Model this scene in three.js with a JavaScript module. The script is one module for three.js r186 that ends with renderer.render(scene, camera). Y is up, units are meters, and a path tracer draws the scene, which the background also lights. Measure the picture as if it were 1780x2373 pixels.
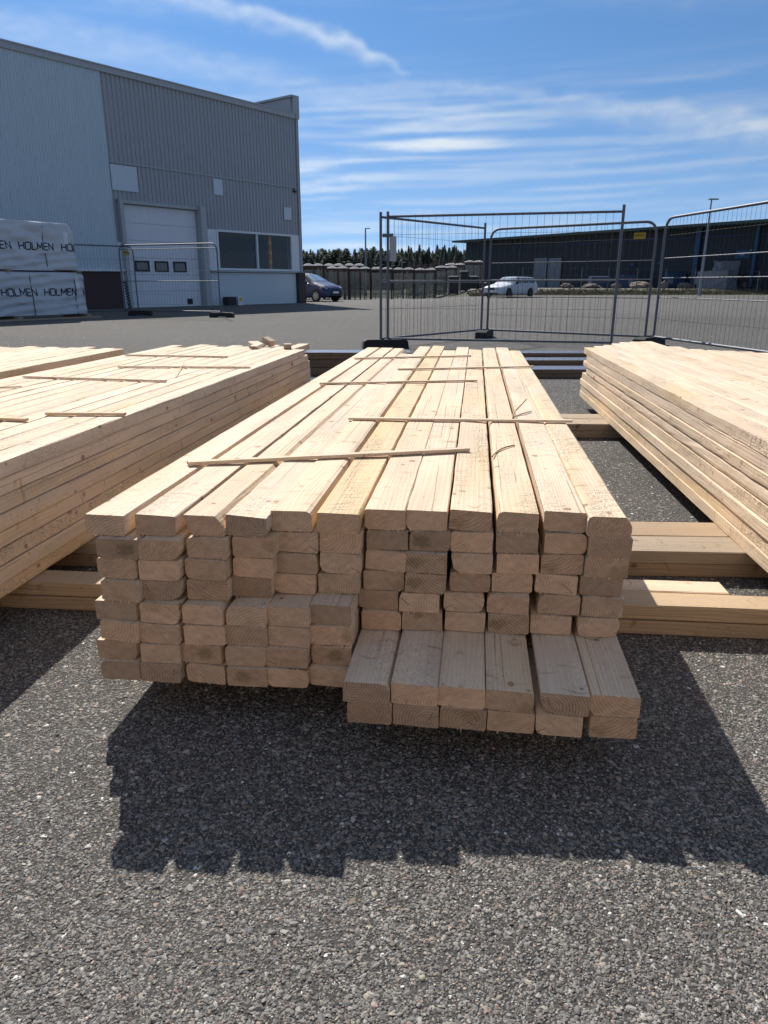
import * as THREE from 'three';
import { mergeGeometries } from 'three/addons/utils/BufferGeometryUtils.js';

// ------------------------------------------------------------------ camera, sky, sun, exposure
const scene = new THREE.Scene();
const CAM_H = 1.0, PITCH = 0.311785, FOCAL = 1646;           // photo 1780 x 2373, horizon at row 656
const camera = new THREE.PerspectiveCamera(71.571, 768 / 1024, 0.05, 1200);
camera.position.set(0, CAM_H, 0);
camera.rotation.set(-PITCH, 0, 0);
const renderer = new THREE.WebGLRenderer({ antialias: true });
renderer.toneMapping = THREE.LinearToneMapping;
renderer.toneMappingExposure = 1.15;
renderer.shadowMap.enabled = true;

const SUN_DIR = new THREE.Vector3(-0.19, 0.485, -0.51).normalize();
const sun = new THREE.DirectionalLight(new THREE.Color().setRGB(1.0, 0.95, 0.87), 5);
sun.position.copy(SUN_DIR).multiplyScalar(80);
sun.castShadow = true;
sun.shadow.mapSize.set(4096, 4096);
Object.assign(sun.shadow.camera, { left: -40, right: 40, top: 40, bottom: -40, near: 1, far: 220 });
scene.add(sun, sun.target);

// ------------------------------------------------------------------ random and noise helpers
function rng(seed) {
  let a = seed >>> 0;
  return () => { a = (a + 0x6D2B79F5) | 0; let t = Math.imul(a ^ (a >>> 15), 1 | a); t = (t + Math.imul(t ^ (t >>> 7), 61 | t)) ^ t; return ((t ^ (t >>> 14)) >>> 0) / 4294967296; };
}
const clamp = (x, a = 0, b = 1) => (x < a ? a : x > b ? b : x);
const mix = (a, b, t) => a + (b - a) * t;
const smooth = (a, b, x) => { const t = clamp((x - a) / (b - a)); return t * t * (3 - 2 * t); };
const LAT = new Float32Array(65536);
{ const r = rng(77); for (let i = 0; i < 65536; i++) LAT[i] = r(); }
function vnoise(x, y, px = 256, py = 256) {                 // value noise that repeats after px, py cells
  let xi = Math.floor(x), yi = Math.floor(y);
  const fx = x - xi, fy = y - yi, sx = fx * fx * (3 - 2 * fx), sy = fy * fy * (3 - 2 * fy);
  xi = ((xi % px) + px) % px; yi = ((yi % py) + py) % py;
  const x1 = (xi + 1) % px, y1 = (yi + 1) % py;
  const a = LAT[((xi & 255) << 8) | (yi & 255)], b = LAT[((x1 & 255) << 8) | (yi & 255)], c = LAT[((xi & 255) << 8) | (y1 & 255)], d = LAT[((x1 & 255) << 8) | (y1 & 255)];
  return (a + (b - a) * sx) * (1 - sy) + (c + (d - c) * sx) * sy;
}
function fbm(x, y, oct = 4, px = 256, py = 256) {
  let s = 0, a = 0.5, n = 0;
  for (let i = 0; i < oct; i++) { s += a * vnoise(x + i * 17, y + i * 31, px, py); n += a; a *= 0.5; x *= 2; y *= 2; px = Math.min(256, px * 2); py = Math.min(256, py * 2); }
  return s / n;
}

const T0 = Date.now(); const lap = (n) => console.log(n, ((Date.now() - T0) / 1000).toFixed(1));
// ------------------------------------------------------------------ the sky: air and thin cirrus, plus a veil added overhead
{
  const w = 2560, h = 1280, data = new Float32Array(w * h * 4);
  const D = Math.PI / 180;
  const streaks = [                                          // long feathered cirrus streaks: azimuth, elevation, width, strength
    [[-24, 18.3, 0.7, 0.15], [-15, 17.7, 0.55, 0.34], [-9.7, 17.3, 0.45, 0.46], [-5.7, 16.5, 0.38, 0.5], [-2.7, 15.7, 0.34, 0.5], [-0.3, 14.7, 0.28, 0.46], [1.6, 13.9, 0.14, 0.15]],
    [[-1, 13.5, 0.3, 0.10], [6.4, 12.9, 0.36, 0.2], [15.4, 11.7, 0.5, 0.3], [25.8, 9.6, 0.8, 0.5], [40, 6.2, 1.2, 0.4]],
    [[6, 19.3, 0.7, 0.12], [17, 18.6, 0.8, 0.3], [30, 17.4, 0.9, 0.15]],
    [[-30, 15.2, 0.9, 0.22], [-16, 14.8, 0.9, 0.22], [-6, 13.2, 0.8, 0.18], [3, 12.6, 0.4, 0.08]],
    [[-150, 30, 3, 0.4], [-120, 24, 2.5, 0.4], [-95, 22, 1.5, 0.2]], [[70, 26, 2, 0.3], [110, 19, 3, 0.5], [150, 22, 2, 0.3]],
  ];
  for (let j = 0; j < h; j++) {
    const el = ((j + 0.5) / h - 0.5) * 180, ce = Math.cos(el * D), se = Math.sin(el * D);
    for (let i = 0; i < w; i++) {
      const o = (j * w + i) * 4, phi = ((i + 0.5) / w - 0.5) * 2 * Math.PI;
      if (el < -1) { data[o] = 0.20; data[o + 1] = 0.20; data[o + 2] = 0.20; data[o + 3] = 1; continue; }
      const dx = Math.cos(phi) * ce, dz = Math.sin(phi) * ce, dy = se;
      const az = Math.atan2(dx, -dz) / D, e = Math.max(el, 0);
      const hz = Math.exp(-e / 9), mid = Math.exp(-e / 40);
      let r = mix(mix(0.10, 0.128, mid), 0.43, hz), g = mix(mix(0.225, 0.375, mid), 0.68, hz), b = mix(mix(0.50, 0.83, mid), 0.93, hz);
      // clear-sky brightness: falls towards the zenith and away from the sun
      const chi = Math.acos(clamp(dx * SUN_DIR.x + dy * SUN_DIR.y + dz * SUN_DIR.z, -1, 1)), cc = Math.cos(chi);
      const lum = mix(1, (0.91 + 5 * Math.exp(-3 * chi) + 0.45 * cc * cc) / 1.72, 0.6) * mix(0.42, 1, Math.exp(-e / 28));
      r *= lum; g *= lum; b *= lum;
      // cirrus: long fibres, densest low over the horizon, with an unseen veil added overhead to whiten the shade light
      const px = az * 0.045, py = e * 0.26;
      const wx = fbm(px * 0.8 + 3, py * 0.6 + 9, 3), wy = fbm(px * 0.9 + 40, py * 0.6 + 5, 3);
      const c = fbm(px * 1.3 + (wx - 0.5) * 1.5 + py * 0.3, py * 3.0 + (wy - 0.5) * 2.6 - px * 0.7, 4);
      const fil = fbm(px * 2.6 + wy * 2.4 + py * 0.6, py * 13 + wx * 7 - px * 2.6, 5);
      const where = 0.10 + 0.90 * smooth(0.42, 0.62, fbm(px * 0.8 + 11.3, py * 0.5 + 2.2, 2));
      const low = smooth(15.5, 8.5, e) * smooth(-1, 2.5, e), high = smooth(20, 42, e);
      let cl = smooth(0.45, 0.84, c * 0.54 + fil * 0.50) * (0.12 + 1.05 * low) * where + 0.20 * low * smooth(0.38, 0.72, fil) + high * (0.12 + 0.55 * smooth(0.35, 0.75, c));
      for (const s of streaks) {
        let best = 0;
        for (let k = 0; k + 1 < s.length; k++) {
          const A = s[k], B = s[k + 1], vx = B[0] - A[0], vy = B[1] - A[1];
          if (az < Math.min(A[0], B[0]) - 4 || az > Math.max(A[0], B[0]) + 4 || Math.abs(el - (A[1] + B[1]) / 2) > 9) continue;
          const t0 = ((az - A[0]) * vx + (el - A[1]) * vy) / (vx * vx + vy * vy), t = clamp(t0), ox = az - A[0] - vx * t, oy = el - A[1] - vy * t;
          const dist = Math.sign(oy) * Math.hypot(ox, oy) + (fbm(az * 0.5 + 90, el * 0.9 + 8, 3) - 0.5) * 1.1, wd = mix(A[2], B[2], t);
          if (Math.abs(dist) > wd * 4) continue;
          const prof = Math.exp(-(dist * dist) / (wd * wd * (dist > 0 ? 0.7 : 2.2))) * mix(A[3], B[3], t);
          if (prof > best) best = prof;
        }
        if (best > 0.005) cl += best * (0.45 + 0.9 * fbm(az * 0.9 + el * 2 + 90, el * 3.1 - az * 0.8 + 90, 4));
      }
      cl = clamp(cl, 0, 0.88);
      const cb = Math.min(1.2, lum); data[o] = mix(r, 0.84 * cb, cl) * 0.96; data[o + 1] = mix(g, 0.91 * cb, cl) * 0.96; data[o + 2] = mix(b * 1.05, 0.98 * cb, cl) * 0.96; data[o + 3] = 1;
    }
  }
  const t = new THREE.DataTexture(data, w, h, THREE.RGBAFormat, THREE.FloatType);
  t.mapping = THREE.EquirectangularReflectionMapping; t.magFilter = THREE.LinearFilter; t.minFilter = THREE.LinearFilter; t.needsUpdate = true;
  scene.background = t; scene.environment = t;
}

lap('sky');
// ------------------------------------------------------------------ photo pixel -> place helpers (a pixel gives a direction, the ground or a wall the distance)
const CP = Math.cos(PITCH), SP = Math.sin(PITCH);
function ray(u, v) { const x = (u - 890) / FOCAL, y = -(v - 1186.5) / FOCAL; return new THREE.Vector3(x, y * CP - SP, -(CP + y * SP)); }
const ORIGIN = new THREE.Vector3(0, CAM_H, 0);
function onLevel(u, v, Y = 0) { const d = ray(u, v); return d.multiplyScalar((Y - CAM_H) / d.y).add(ORIGIN); }
function atDepth(u, v, z) { const d = ray(u, v); return d.multiplyScalar(z / d.z).add(ORIGIN); }

// ------------------------------------------------------------------ mesh helpers
const used = new Map();
function numbered(name) { const n = used.get(name) || 0; used.set(name, n + 1); return n ? `${name}_${String(n).padStart(3, '0')}` : name; }
const flat = (g) => (g.index ? g.toNonIndexed() : g);
function joined(gs) {
  if (!Array.isArray(gs)) return gs;
  if (gs.length === 1) return gs[0];
  const a = gs.map(flat); for (const g of a) for (const k of Object.keys(g.attributes)) if (!['position', 'normal', 'uv'].includes(k)) g.deleteAttribute(k);
  return mergeGeometries(a);
}
function obj(name, gs, m, parent) {
  const o = new THREE.Mesh(joined(gs), m); o.castShadow = o.receiveShadow = true;
  o.name = parent ? name : numbered(name); (parent || scene).add(o); return o;
}
function tag(o, label, category, group, kind) { Object.assign(o.userData, { label, category }); if (group) o.userData.group = group; if (kind) o.userData.kind = kind; return o; }
function thing(name, label, category, pos = [0, 0, 0], turn = 0, group) {
  const o = new THREE.Group(); o.name = numbered(name); scene.add(o); o.position.set(...pos); o.rotation.y = turn; return tag(o, label, category, group);
}
function structure(o) { o.userData.kind = 'structure'; return o; }
function copyOf(src, label, group) { const c = src.clone(); c.name = numbered(src.name.replace(/_\d{3}$/, '')); c.userData = { ...src.userData }; if (label) c.userData.label = label; if (group) c.userData.group = group; scene.add(c); return c; }
function box(w, h, d, x = 0, y = 0, z = 0, ry = 0, rz = 0, rx = 0) {
  const g = new THREE.BoxGeometry(w, h, d);
  const p = g.attributes.position, nn = g.attributes.normal, uv = g.attributes.uv;          // uv in metres
  for (let i = 0; i < p.count; i++) { const ax = Math.abs(nn.getX(i)) > 0.5, ay = Math.abs(nn.getY(i)) > 0.5; uv.setXY(i, ax ? p.getZ(i) : p.getX(i), ay ? p.getZ(i) : p.getY(i)); }
  if (rx) g.rotateX(rx); if (rz) g.rotateZ(rz); if (ry) g.rotateY(ry);
  g.translate(x, y, z); return g;
}
function pane(w, h, x, y, z, ry = 0) { const g = new THREE.PlaneGeometry(w, h); if (ry) g.rotateY(ry); g.translate(x, y, z); return g; }     // a sheet of glass
function bar(a, b, r, n = 8) {                               // round bar between two points
  const A = new THREE.Vector3(...a), B = new THREE.Vector3(...b), L = A.distanceTo(B);
  const g = new THREE.CylinderGeometry(r, r, L, n); g.translate(0, L / 2, 0);
  g.applyQuaternion(new THREE.Quaternion().setFromUnitVectors(new THREE.Vector3(0, 1, 0), B.clone().sub(A).normalize()));
  g.translate(A.x, A.y, A.z); return g;
}
function tube(pts, r, seg = 24, n = 8, closed = false) {
  return new THREE.TubeGeometry(new THREE.CatmullRomCurve3(pts.map((p) => new THREE.Vector3(...p)), closed, 'centripetal'), seg, r, n, closed);
}
function std(rgb, roughness = 0.7, metalness = 0, extra = {}) {
  return new THREE.MeshStandardMaterial({ color: new THREE.Color().setRGB(...rgb), roughness, metalness, ...extra });
}
function tex(w, h, fill, srgb = false) {                     // fill writes 0..255 bytes
  const d = new Uint8Array(w * h * 4); fill(d);
  const t = new THREE.DataTexture(d, w, h); t.wrapS = t.wrapT = THREE.RepeatWrapping; t.magFilter = THREE.LinearFilter; t.minFilter = THREE.LinearMipmapLinearFilter; t.generateMipmaps = true;
  if (srgb) t.colorSpace = THREE.SRGBColorSpace; t.needsUpdate = true; return t;
}
const enc = (x) => { x = clamp(x); return 255 * (x <= 0.0031308 ? 12.92 * x : 1.055 * Math.pow(x, 1 / 2.4) - 0.055); };   // linear -> sRGB byte
function packed(w, h, C, B) {                                // float colour and height arrays -> textures
  const map = tex(w, h, (d) => { for (let i = 0; i < w * h; i++) { d[4 * i] = enc(C[3 * i]); d[4 * i + 1] = enc(C[3 * i + 1]); d[4 * i + 2] = enc(C[3 * i + 2]); d[4 * i + 3] = 255; } }, true);
  const bump = B && tex(w, h, (d) => { for (let i = 0; i < w * h; i++) { const v = 255 * clamp(B[i]); d[4 * i] = d[4 * i + 1] = d[4 * i + 2] = v; d[4 * i + 3] = 255; } });
  return { map, bump };
}

// ------------------------------------------------------------------ materials: sawn wood
// a side texture covers 0.30 m around the board and 2.4 m along it
function sawnTexture(seed, o) {
  const w = 256, h = 2048, C = new Float32Array(w * h * 3), B = new Float32Array(w * h), R = rng(seed);
  const ox = R() * 200, oy = R() * 200, lam = 0.007 + R() * 0.010;
  const put = (i, k) => { C[3 * i] *= k[0]; C[3 * i + 1] *= k[1]; C[3 * i + 2] *= k[2]; };
  for (let y = 0; y < h; y++) {
    const v = y / h;
    for (let x = 0; x < w; x++) {
      const u = x / w, i = y * w + x;
      const tone = fbm(u * 4 + ox, v * 6 + oy, 2, 4, 6), streak = vnoise(u * 96 + ox, v * 8, 96, 8), fine = vnoise(u * 128 + 9, v * 40 + oy, 128, 40);
      const warp = fbm(u * 3 + ox, v * 5, 3, 3, 5) - 0.5;
      const ring = Math.sin(2 * Math.PI * (u * 0.3 + warp * o.warp) / lam);
      const saw = vnoise(u * 10 + oy, v * 240 + (u - 0.5) * 5, 10, 240), rough = vnoise(x * 0.5, y * 0.25 + oy, 128, 256) * 0.65 + 0.35 * vnoise(x * 1.0, y * 0.5 + oy);
      const mask = smooth(0.42, 0.68, fbm(u * 5 + oy, v * 9 + ox, 3, 5, 9));
      let k = 1 + (tone - 0.5) * 0.34 + (streak - 0.5) * 0.10 + (fine - 0.5) * 0.06 + ring * o.ring + (saw - 0.5) * 0.10 * mask * o.rough;
      k -= o.rough * smooth(0.54, 0.82, rough) * (0.08 + 0.40 * mask);
      const yel = clamp((fbm(u * 3 + oy, v * 4 + ox, 2, 3, 4) - 0.45) * 2.2) * o.yellow;
      C[3 * i] = o.base[0] * k; C[3 * i + 1] = o.base[1] * k * (1 - 0.07 * yel); C[3 * i + 2] = o.base[2] * k * (1 - 0.28 * yel);
      B[i] = 0.5 + (saw - 0.5) * 0.42 * (0.35 + mask) * o.rough + (rough - 0.5) * 0.40 * (0.25 + 0.75 * mask) * o.rough + (streak - 0.5) * 0.14 + ring * 0.04;
    }
  }
  // knots in whorls, with the grain bent round them
  for (let n = 0; n < o.knots; n++) {
    const vy = R() * h, whorl = 1 + Math.floor(R() * 3);
    for (let q = 0; q < whorl; q++) {
      const kx = R() * w, ky = vy + (R() - 0.5) * 60, rx = (2 + R() * 4.5) * 1.1, ry = rx * (0.6 + R() * 0.9) * 1.1, red = R();
      for (let y = -60; y <= 60; y++) for (let x = -32; x <= 32; x++) {
        const q2 = Math.hypot(x / rx, y / ry); if (q2 > 5) continue;
        const i = ((((ky + y) | 0) % h + h) % h) * w + ((((kx + x) | 0) % w + w) % w);
        const core = smooth(1.15, 0.75, q2), rim = smooth(0.5, 0.1, Math.abs(q2 - 1)), halo = smooth(5, 1, q2) * (0.5 + 0.5 * Math.sin(q2 * 7));
        const d = core * (0.30 + 0.2 * red) + rim * 0.28 + halo * 0.10;
        put(i, [1 - d * 0.85, 1 - d, 1 - d * 1.1]); B[i] += core * 0.12 - rim * 0.10;
      }
    }
    if (R() < 0.8) {                                         // pale brown crescent where the saw tore across a whorl
      const cx = R() * w, len = 20 + R() * 65, amp = (R() - 0.5) * 40, th = 2 + R() * 5;
      for (let s = 0; s < len; s++) {
        const yy = vy + amp * Math.sin((s / len) * Math.PI) + (R() - 0.5) * 2;
        for (let t = -th; t < th; t++) { const i = ((((yy + t) | 0) % h + h) % h) * w + ((((cx + s) | 0) % w + w) % w), f = (1 - Math.abs(t) / th) * (0.5 + 0.5 * Math.sin((s / len) * Math.PI)) * 0.42; put(i, [1 - f * 0.8, 1 - f, 1 - f * 1.25]); B[i] -= f * 0.4; }
      }
    }
  }
  for (let n = 0; n < 34; n++) {                             // smudges and torn grain the saw left across the board
    const cx = R() * w, vy = R() * h, len = 14 + R() * 62, amp = (R() - 0.5) * 34, th = 2 + R() * 8, str = 0.14 + R() * 0.32, slope = (R() - 0.5) * 30;
    for (let s = 0; s < len; s++) {
      const yy = vy + slope * s / len + amp * Math.sin((s / len) * Math.PI) + (R() - 0.5) * 1.5;
      for (let t = -th; t < th * 2; t++) { const i = ((((yy + t) | 0) % h + h) % h) * w + ((((cx + s) | 0) % w + w) % w), f = (t < 0 ? 1 + t / th : 1 - t / (th * 2)) * Math.sin((s / len) * Math.PI) * str; put(i, [1 - f * 0.75, 1 - f, 1 - f * 1.3]); B[i] -= f * 0.35; }
    }
  }
  // drying checks along the grain and small tears
  for (let n = 0; n < o.checks; n++) {
    let x = R() * w; const y0 = R() * h, len = 120 + R() * 620, drift = (R() - 0.5) * 0.025, wd = 0.6 + R() * 0.9;
    for (let s = 0; s < len; s++) {
      x += drift + (R() - 0.5) * 0.14;
      const f = Math.min(1, Math.min(s, len - s) / 60) * 0.46;
      for (let t = 0; t < wd; t++) { const i = ((((y0 + s) | 0) % h)) * w + ((((x + t) | 0) % w + w) % w); put(i, [1 - f * 0.75, 1 - f * 0.9, 1 - f]); B[i] -= f * 0.55; }
    }
  }
  for (let n = 0; n < o.specks; n++) {
    const x0 = R() * w, y0 = R() * h, rr = 1 + R() * 2.2, f = 0.25 + R() * 0.4;
    for (let y = -4; y <= 4; y++) for (let x = -4; x <= 4; x++) if (Math.hypot(x * 1.6, y * 0.8) < rr) { const i = ((((y0 + y) | 0) % h + h) % h) * w + ((((x0 + x) | 0) % w + w) % w); put(i, [1 - f * 0.7, 1 - f * 0.85, 1 - f]); B[i] -= 0.1; }
  }
  return packed(w, h, C, B);
}
const PALE = [0.755, 0.575, 0.40], CREAM = [0.77, 0.60, 0.435], HONEY = [0.745, 0.55, 0.33];
const SIDE = [
  { base: CREAM, ring: 0.02, warp: 0.03, rough: 0.6, yellow: 0.4, knots: 9, checks: 8, specks: 60 },
  { base: PALE, ring: 0.05, warp: 0.05, rough: 0.35, yellow: 0.6, knots: 8, checks: 7, specks: 30 },
  { base: PALE, ring: 0.015, warp: 0.02, rough: 1.3, yellow: 0.9, knots: 7, checks: 4, specks: 90 },
  { base: CREAM, ring: 0.03, warp: 0.04, rough: 0.8, yellow: 0.3, knots: 10, checks: 9, specks: 50 },
  { base: HONEY, ring: 0.03, warp: 0.02, rough: 1.2, yellow: 0.9, knots: 7, checks: 4, specks: 70 },
  { base: [0.745, 0.57, 0.395], ring: 0.03, warp: 0.05, rough: 0.9, yellow: 0.5, knots: 9, checks: 9, specks: 60 },
].map((o, i) => { const t = sawnTexture(501 + i * 13, o); return new THREE.MeshStandardMaterial({ name: 'sawn_wood', map: t.map, bumpMap: t.bump, bumpScale: 0.0042, roughness: 0.82 }); });
const OLD = [
  { base: [0.42, 0.295, 0.185], ring: 0.09, warp: 0.05, rough: 0.35, yellow: 0.5, knots: 10, checks: 16, specks: 90 },
  { base: [0.40, 0.31, 0.22], ring: 0.08, warp: 0.06, rough: 0.5, yellow: 0.2, knots: 9, checks: 20, specks: 120 },
  { base: [0.52, 0.375, 0.235], ring: 0.10, warp: 0.04, rough: 0.3, yellow: 0.6, knots: 7, checks: 10, specks: 70 },
].map((o, i) => { const t = sawnTexture(901 + i * 7, o); return new THREE.MeshStandardMaterial({ name: 'weathered_wood', map: t.map, bumpMap: t.bump, bumpScale: 0.0015, roughness: 0.75 }); });
lap('sides');
// end grain: 8 x 8 cells of 0.10 x 0.05 m
const END = (() => {
  const w = 2048, h = 1024, C = new Float32Array(w * h * 3), B = new Float32Array(w * h);
  for (let cy = 0; cy < 8; cy++) for (let cx = 0; cx < 8; cx++) {
    const R = rng(4000 + cy * 8 + cx), inside = R() < 0.45;
    const pxx = inside ? 30 + R() * 196 : (R() < 0.5 ? -1 : 1) * (60 + R() * 200) + 128, pyy = inside ? 15 + R() * 98 : (R() < 0.5 ? -40 - R() * 120 : 168 + R() * 120);
    const lam = 9 + R() * 11, amp = (cy === 0 && cx < 3) ? 0.46 : 0.14 + R() * R() * 0.42, ang = -0.5 - R() * 0.35, scr = 0.07 + R() * 0.11;
    const tone = 0.72 + R() * 0.48, stain = R() < 0.18 ? 0.15 + R() * 0.22 : 0, sx = R() * 256, sy = R() * 128, sr = 30 + R() * 50, warm = R();
    const crack = R() < 0.45, ca = R() * 6.28, c0 = R() * 20, c1 = 40 + R() * 60, ex = 0.85 + R() * 0.3, off = R() * 100;
    for (let y = 0; y < 128; y++) for (let x = 0; x < 256; x++) {
      const i = (cy * 128 + y) * w + cx * 256 + x, dx = (x - pxx) * ex, dy = y - pyy;
      const rr = Math.hypot(dx, dy) + (fbm(x * 0.03 + off, y * 0.03, 2) - 0.5) * 8, rp = ((rr / lam) % 1 + 1) % 1;
      const late = smooth(0.55, 0.95, rp) * smooth(1, 0.96, rp);
      const xr = x * Math.cos(ang) + y * Math.sin(ang), yr = -x * Math.sin(ang) + y * Math.cos(ang);
      const scratch = vnoise(xr * 0.03 + off, yr * 0.35 + off) - 0.5, blot = fbm(x * 0.025 + off, y * 0.04 + cy * 9, 3) - 0.5;
      let k = tone * (1 - late * amp + scratch * scr * 2 + blot * 0.34 + (vnoise(x * 0.5, y * 0.5 + off) - 0.5) * 0.05);
      const st = stain * smooth(sr * 1.2, sr * 0.5, Math.hypot(x - sx, (y - sy) * 1.4) + (fbm(x * 0.06, y * 0.06 + off, 2) - 0.5) * 40);
      let dark = inside && Math.hypot(dx, dy) < 3.2 ? 0.5 : 0;
      if (crack) { const al = dx * Math.cos(ca) + dy * Math.sin(ca), ac = Math.abs(-dx * Math.sin(ca) + dy * Math.cos(ca) + (vnoise(al * 0.12 + off, 3) - 0.5) * 6); if (al > c0 && al < c1 && ac < 1.9) dark = 0.72; }
      k *= (1 - dark) * (1 - st);
      C[3 * i] = 0.53 * k; C[3 * i + 1] = 0.385 * k * (1 - 0.07 * warm); C[3 * i + 2] = 0.275 * k * (1 - 0.12 * warm - st * 0.3);
      B[i] = 0.55 + scratch * 0.4 + blot * 0.3 - dark * 0.5 - late * amp * 0.6;
    }
  }
  const t = packed(w, h, C, B);
  return new THREE.MeshStandardMaterial({ name: 'end_grain', map: t.map, bumpMap: t.bump, bumpScale: 0.0016, roughness: 0.9 });
})();

lap('ends');
// ------------------------------------------------------------------ materials: asphalt, 1.8 m to the tile
const ASPHALT = (() => {
  const n = 2048, px = n / 1.8, C = new Float32Array(n * n * 3), B = new Float32Array(n * n), R = rng(31);
  for (let y = 0; y < n; y++) for (let x = 0; x < n; x++) {
    const i = y * n + x, f = vnoise(x * 0.25, y * 0.25, 512, 512), g = LAT[(x * 7919 + y * 104729 + (x * y)) & 65535], l = fbm(x / n * 6, y / n * 6, 3, 6, 6);
    const k = 0.022 + 0.022 * f + 0.05 * g * g * g + 0.012 * (l - 0.5);
    C[3 * i] = k * 1.05; C[3 * i + 1] = k; C[3 * i + 2] = k * 0.93; B[i] = 0.22 + 0.16 * f + 0.14 * g + 0.1 * (l - 0.5);
  }
  const classes = [[60000, 1.4, 2.8], [30000, 2.4, 4.2], [8000, 4.0, 7.0], [1400, 6.0, 9.5]];   // count, radius range in mm
  for (const [count, r0, r1] of classes) for (let s = 0; s < count; s++) {
    const cx = R() * n, cy = R() * n, r = (r0 + (r1 - r0) * R() * R()) * 0.001 * px, el = 0.6 + R() * 0.5, th = R() * 6.28, a2 = R() * 0.22, p2 = R() * 6.28, a3 = R() * 0.16, p3 = R() * 6.28;
    const kind = R(); let g = 0.05 + 0.26 * R(); let col = [g * 1.04, g * 0.98, g * 0.90];
    if (kind < 0.10) col = [g * 1.30, g * 1.0, g * 0.82]; else if (kind < 0.18) col = [g * 1.25, g * 1.12, g * 0.88]; else if (kind < 0.215) { g = 0.42 + 0.25 * R(); col = [g, g * 0.98, g * 0.94]; } else if (kind < 0.45) col = [g * 0.5, g * 0.51, g * 0.53];
    const cover = 0.55 + 0.45 * R(), tx = (R() - 0.5) * 0.5, ty = (R() - 0.5) * 0.5, hgt = 0.22 + 0.5 * R(), ct = Math.cos(th), st = Math.sin(th), m = Math.ceil(r * 1.3);
    for (let y = -m; y <= m; y++) for (let x = -m; x <= m; x++) {
      const ux = (x * ct + y * st) / r, uy = (-x * st + y * ct) / (r * el), d = Math.hypot(ux, uy); if (d > 1.4) continue;
      const a = Math.atan2(uy, ux), lim = 1 + a2 * Math.sin(2 * a + p2) + a3 * Math.sin(3 * a + p3);
      const q = d / lim; if (q > 1) continue;
      const i = ((((cy + y) | 0) % n + n) % n) * n + ((((cx + x) | 0) % n + n) % n), e = smooth(1, 0.72, q) * cover;
      const gr = 0.86 + 0.28 * LAT[(x * 131 + y * 7177 + s) & 65535];
      for (let c = 0; c < 3; c++) C[3 * i + c] = mix(C[3 * i + c], col[c] * gr, e);
      B[i] = Math.max(B[i], mix(B[i], clamp(0.25 + hgt * (1 - q * q * 0.45) + (ux * tx + uy * ty) * 0.35), smooth(1, 0.6, q)));
    }
  }
  const t = packed(n, n, C, B); for (const k of [t.map, t.bump]) { k.anisotropy = 8; }
  return new THREE.MeshPhysicalMaterial({ name: 'asphalt', map: t.map, bumpMap: t.bump, bumpScale: 0.0085, roughness: 0.88, specularIntensity: 0.45, vertexColors: true });
})();
lap('asphalt');
const TERRAIN = (() => {
  const n = 512, C = new Float32Array(n * n * 3), B = new Float32Array(n * n);
  for (let y = 0; y < n; y++) for (let x = 0; x < n; x++) { const i = y * n + x, f = fbm(x / 16, y / 16, 4, 32, 32), g = LAT[(x * 7919 + y * 104729) & 65535]; const k = 0.6 + 0.7 * f + 0.3 * (g - 0.5); C[3 * i] = 0.5 * k; C[3 * i + 1] = 0.5 * k; C[3 * i + 2] = 0.5 * k; B[i] = f * 0.6 + g * 0.4; }
  const t = packed(n, n, C, B); return new THREE.MeshStandardMaterial({ name: 'earth', map: t.map, bumpMap: t.bump, bumpScale: 0.04, roughness: 0.95, vertexColors: true });
})();
const GRAIN = (() => {                                       // faint dirt streaks for painted metal, 2 m x 4 m
  const w = 256, h = 512, C = new Float32Array(w * h * 3);
  for (let y = 0; y < h; y++) for (let x = 0; x < w; x++) { const k = 0.93 + 0.10 * (fbm(x / 8, y / 64, 3, 32, 8) - 0.5) + 0.06 * (vnoise(x * 0.5, y * 0.06, 128, 32) - 0.5); for (let c = 0; c < 3; c++) C[(y * w + x) * 3 + c] = k; }
  const t = packed(w, h, C).map; t.repeat.set(0.5, 0.25); return t;
})();
const leaf = (rgb) => new THREE.MeshPhysicalMaterial({ color: new THREE.Color().setRGB(...rgb), roughness: 0.95, transmission: 0.35, thickness: 0, side: THREE.DoubleSide });
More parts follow.
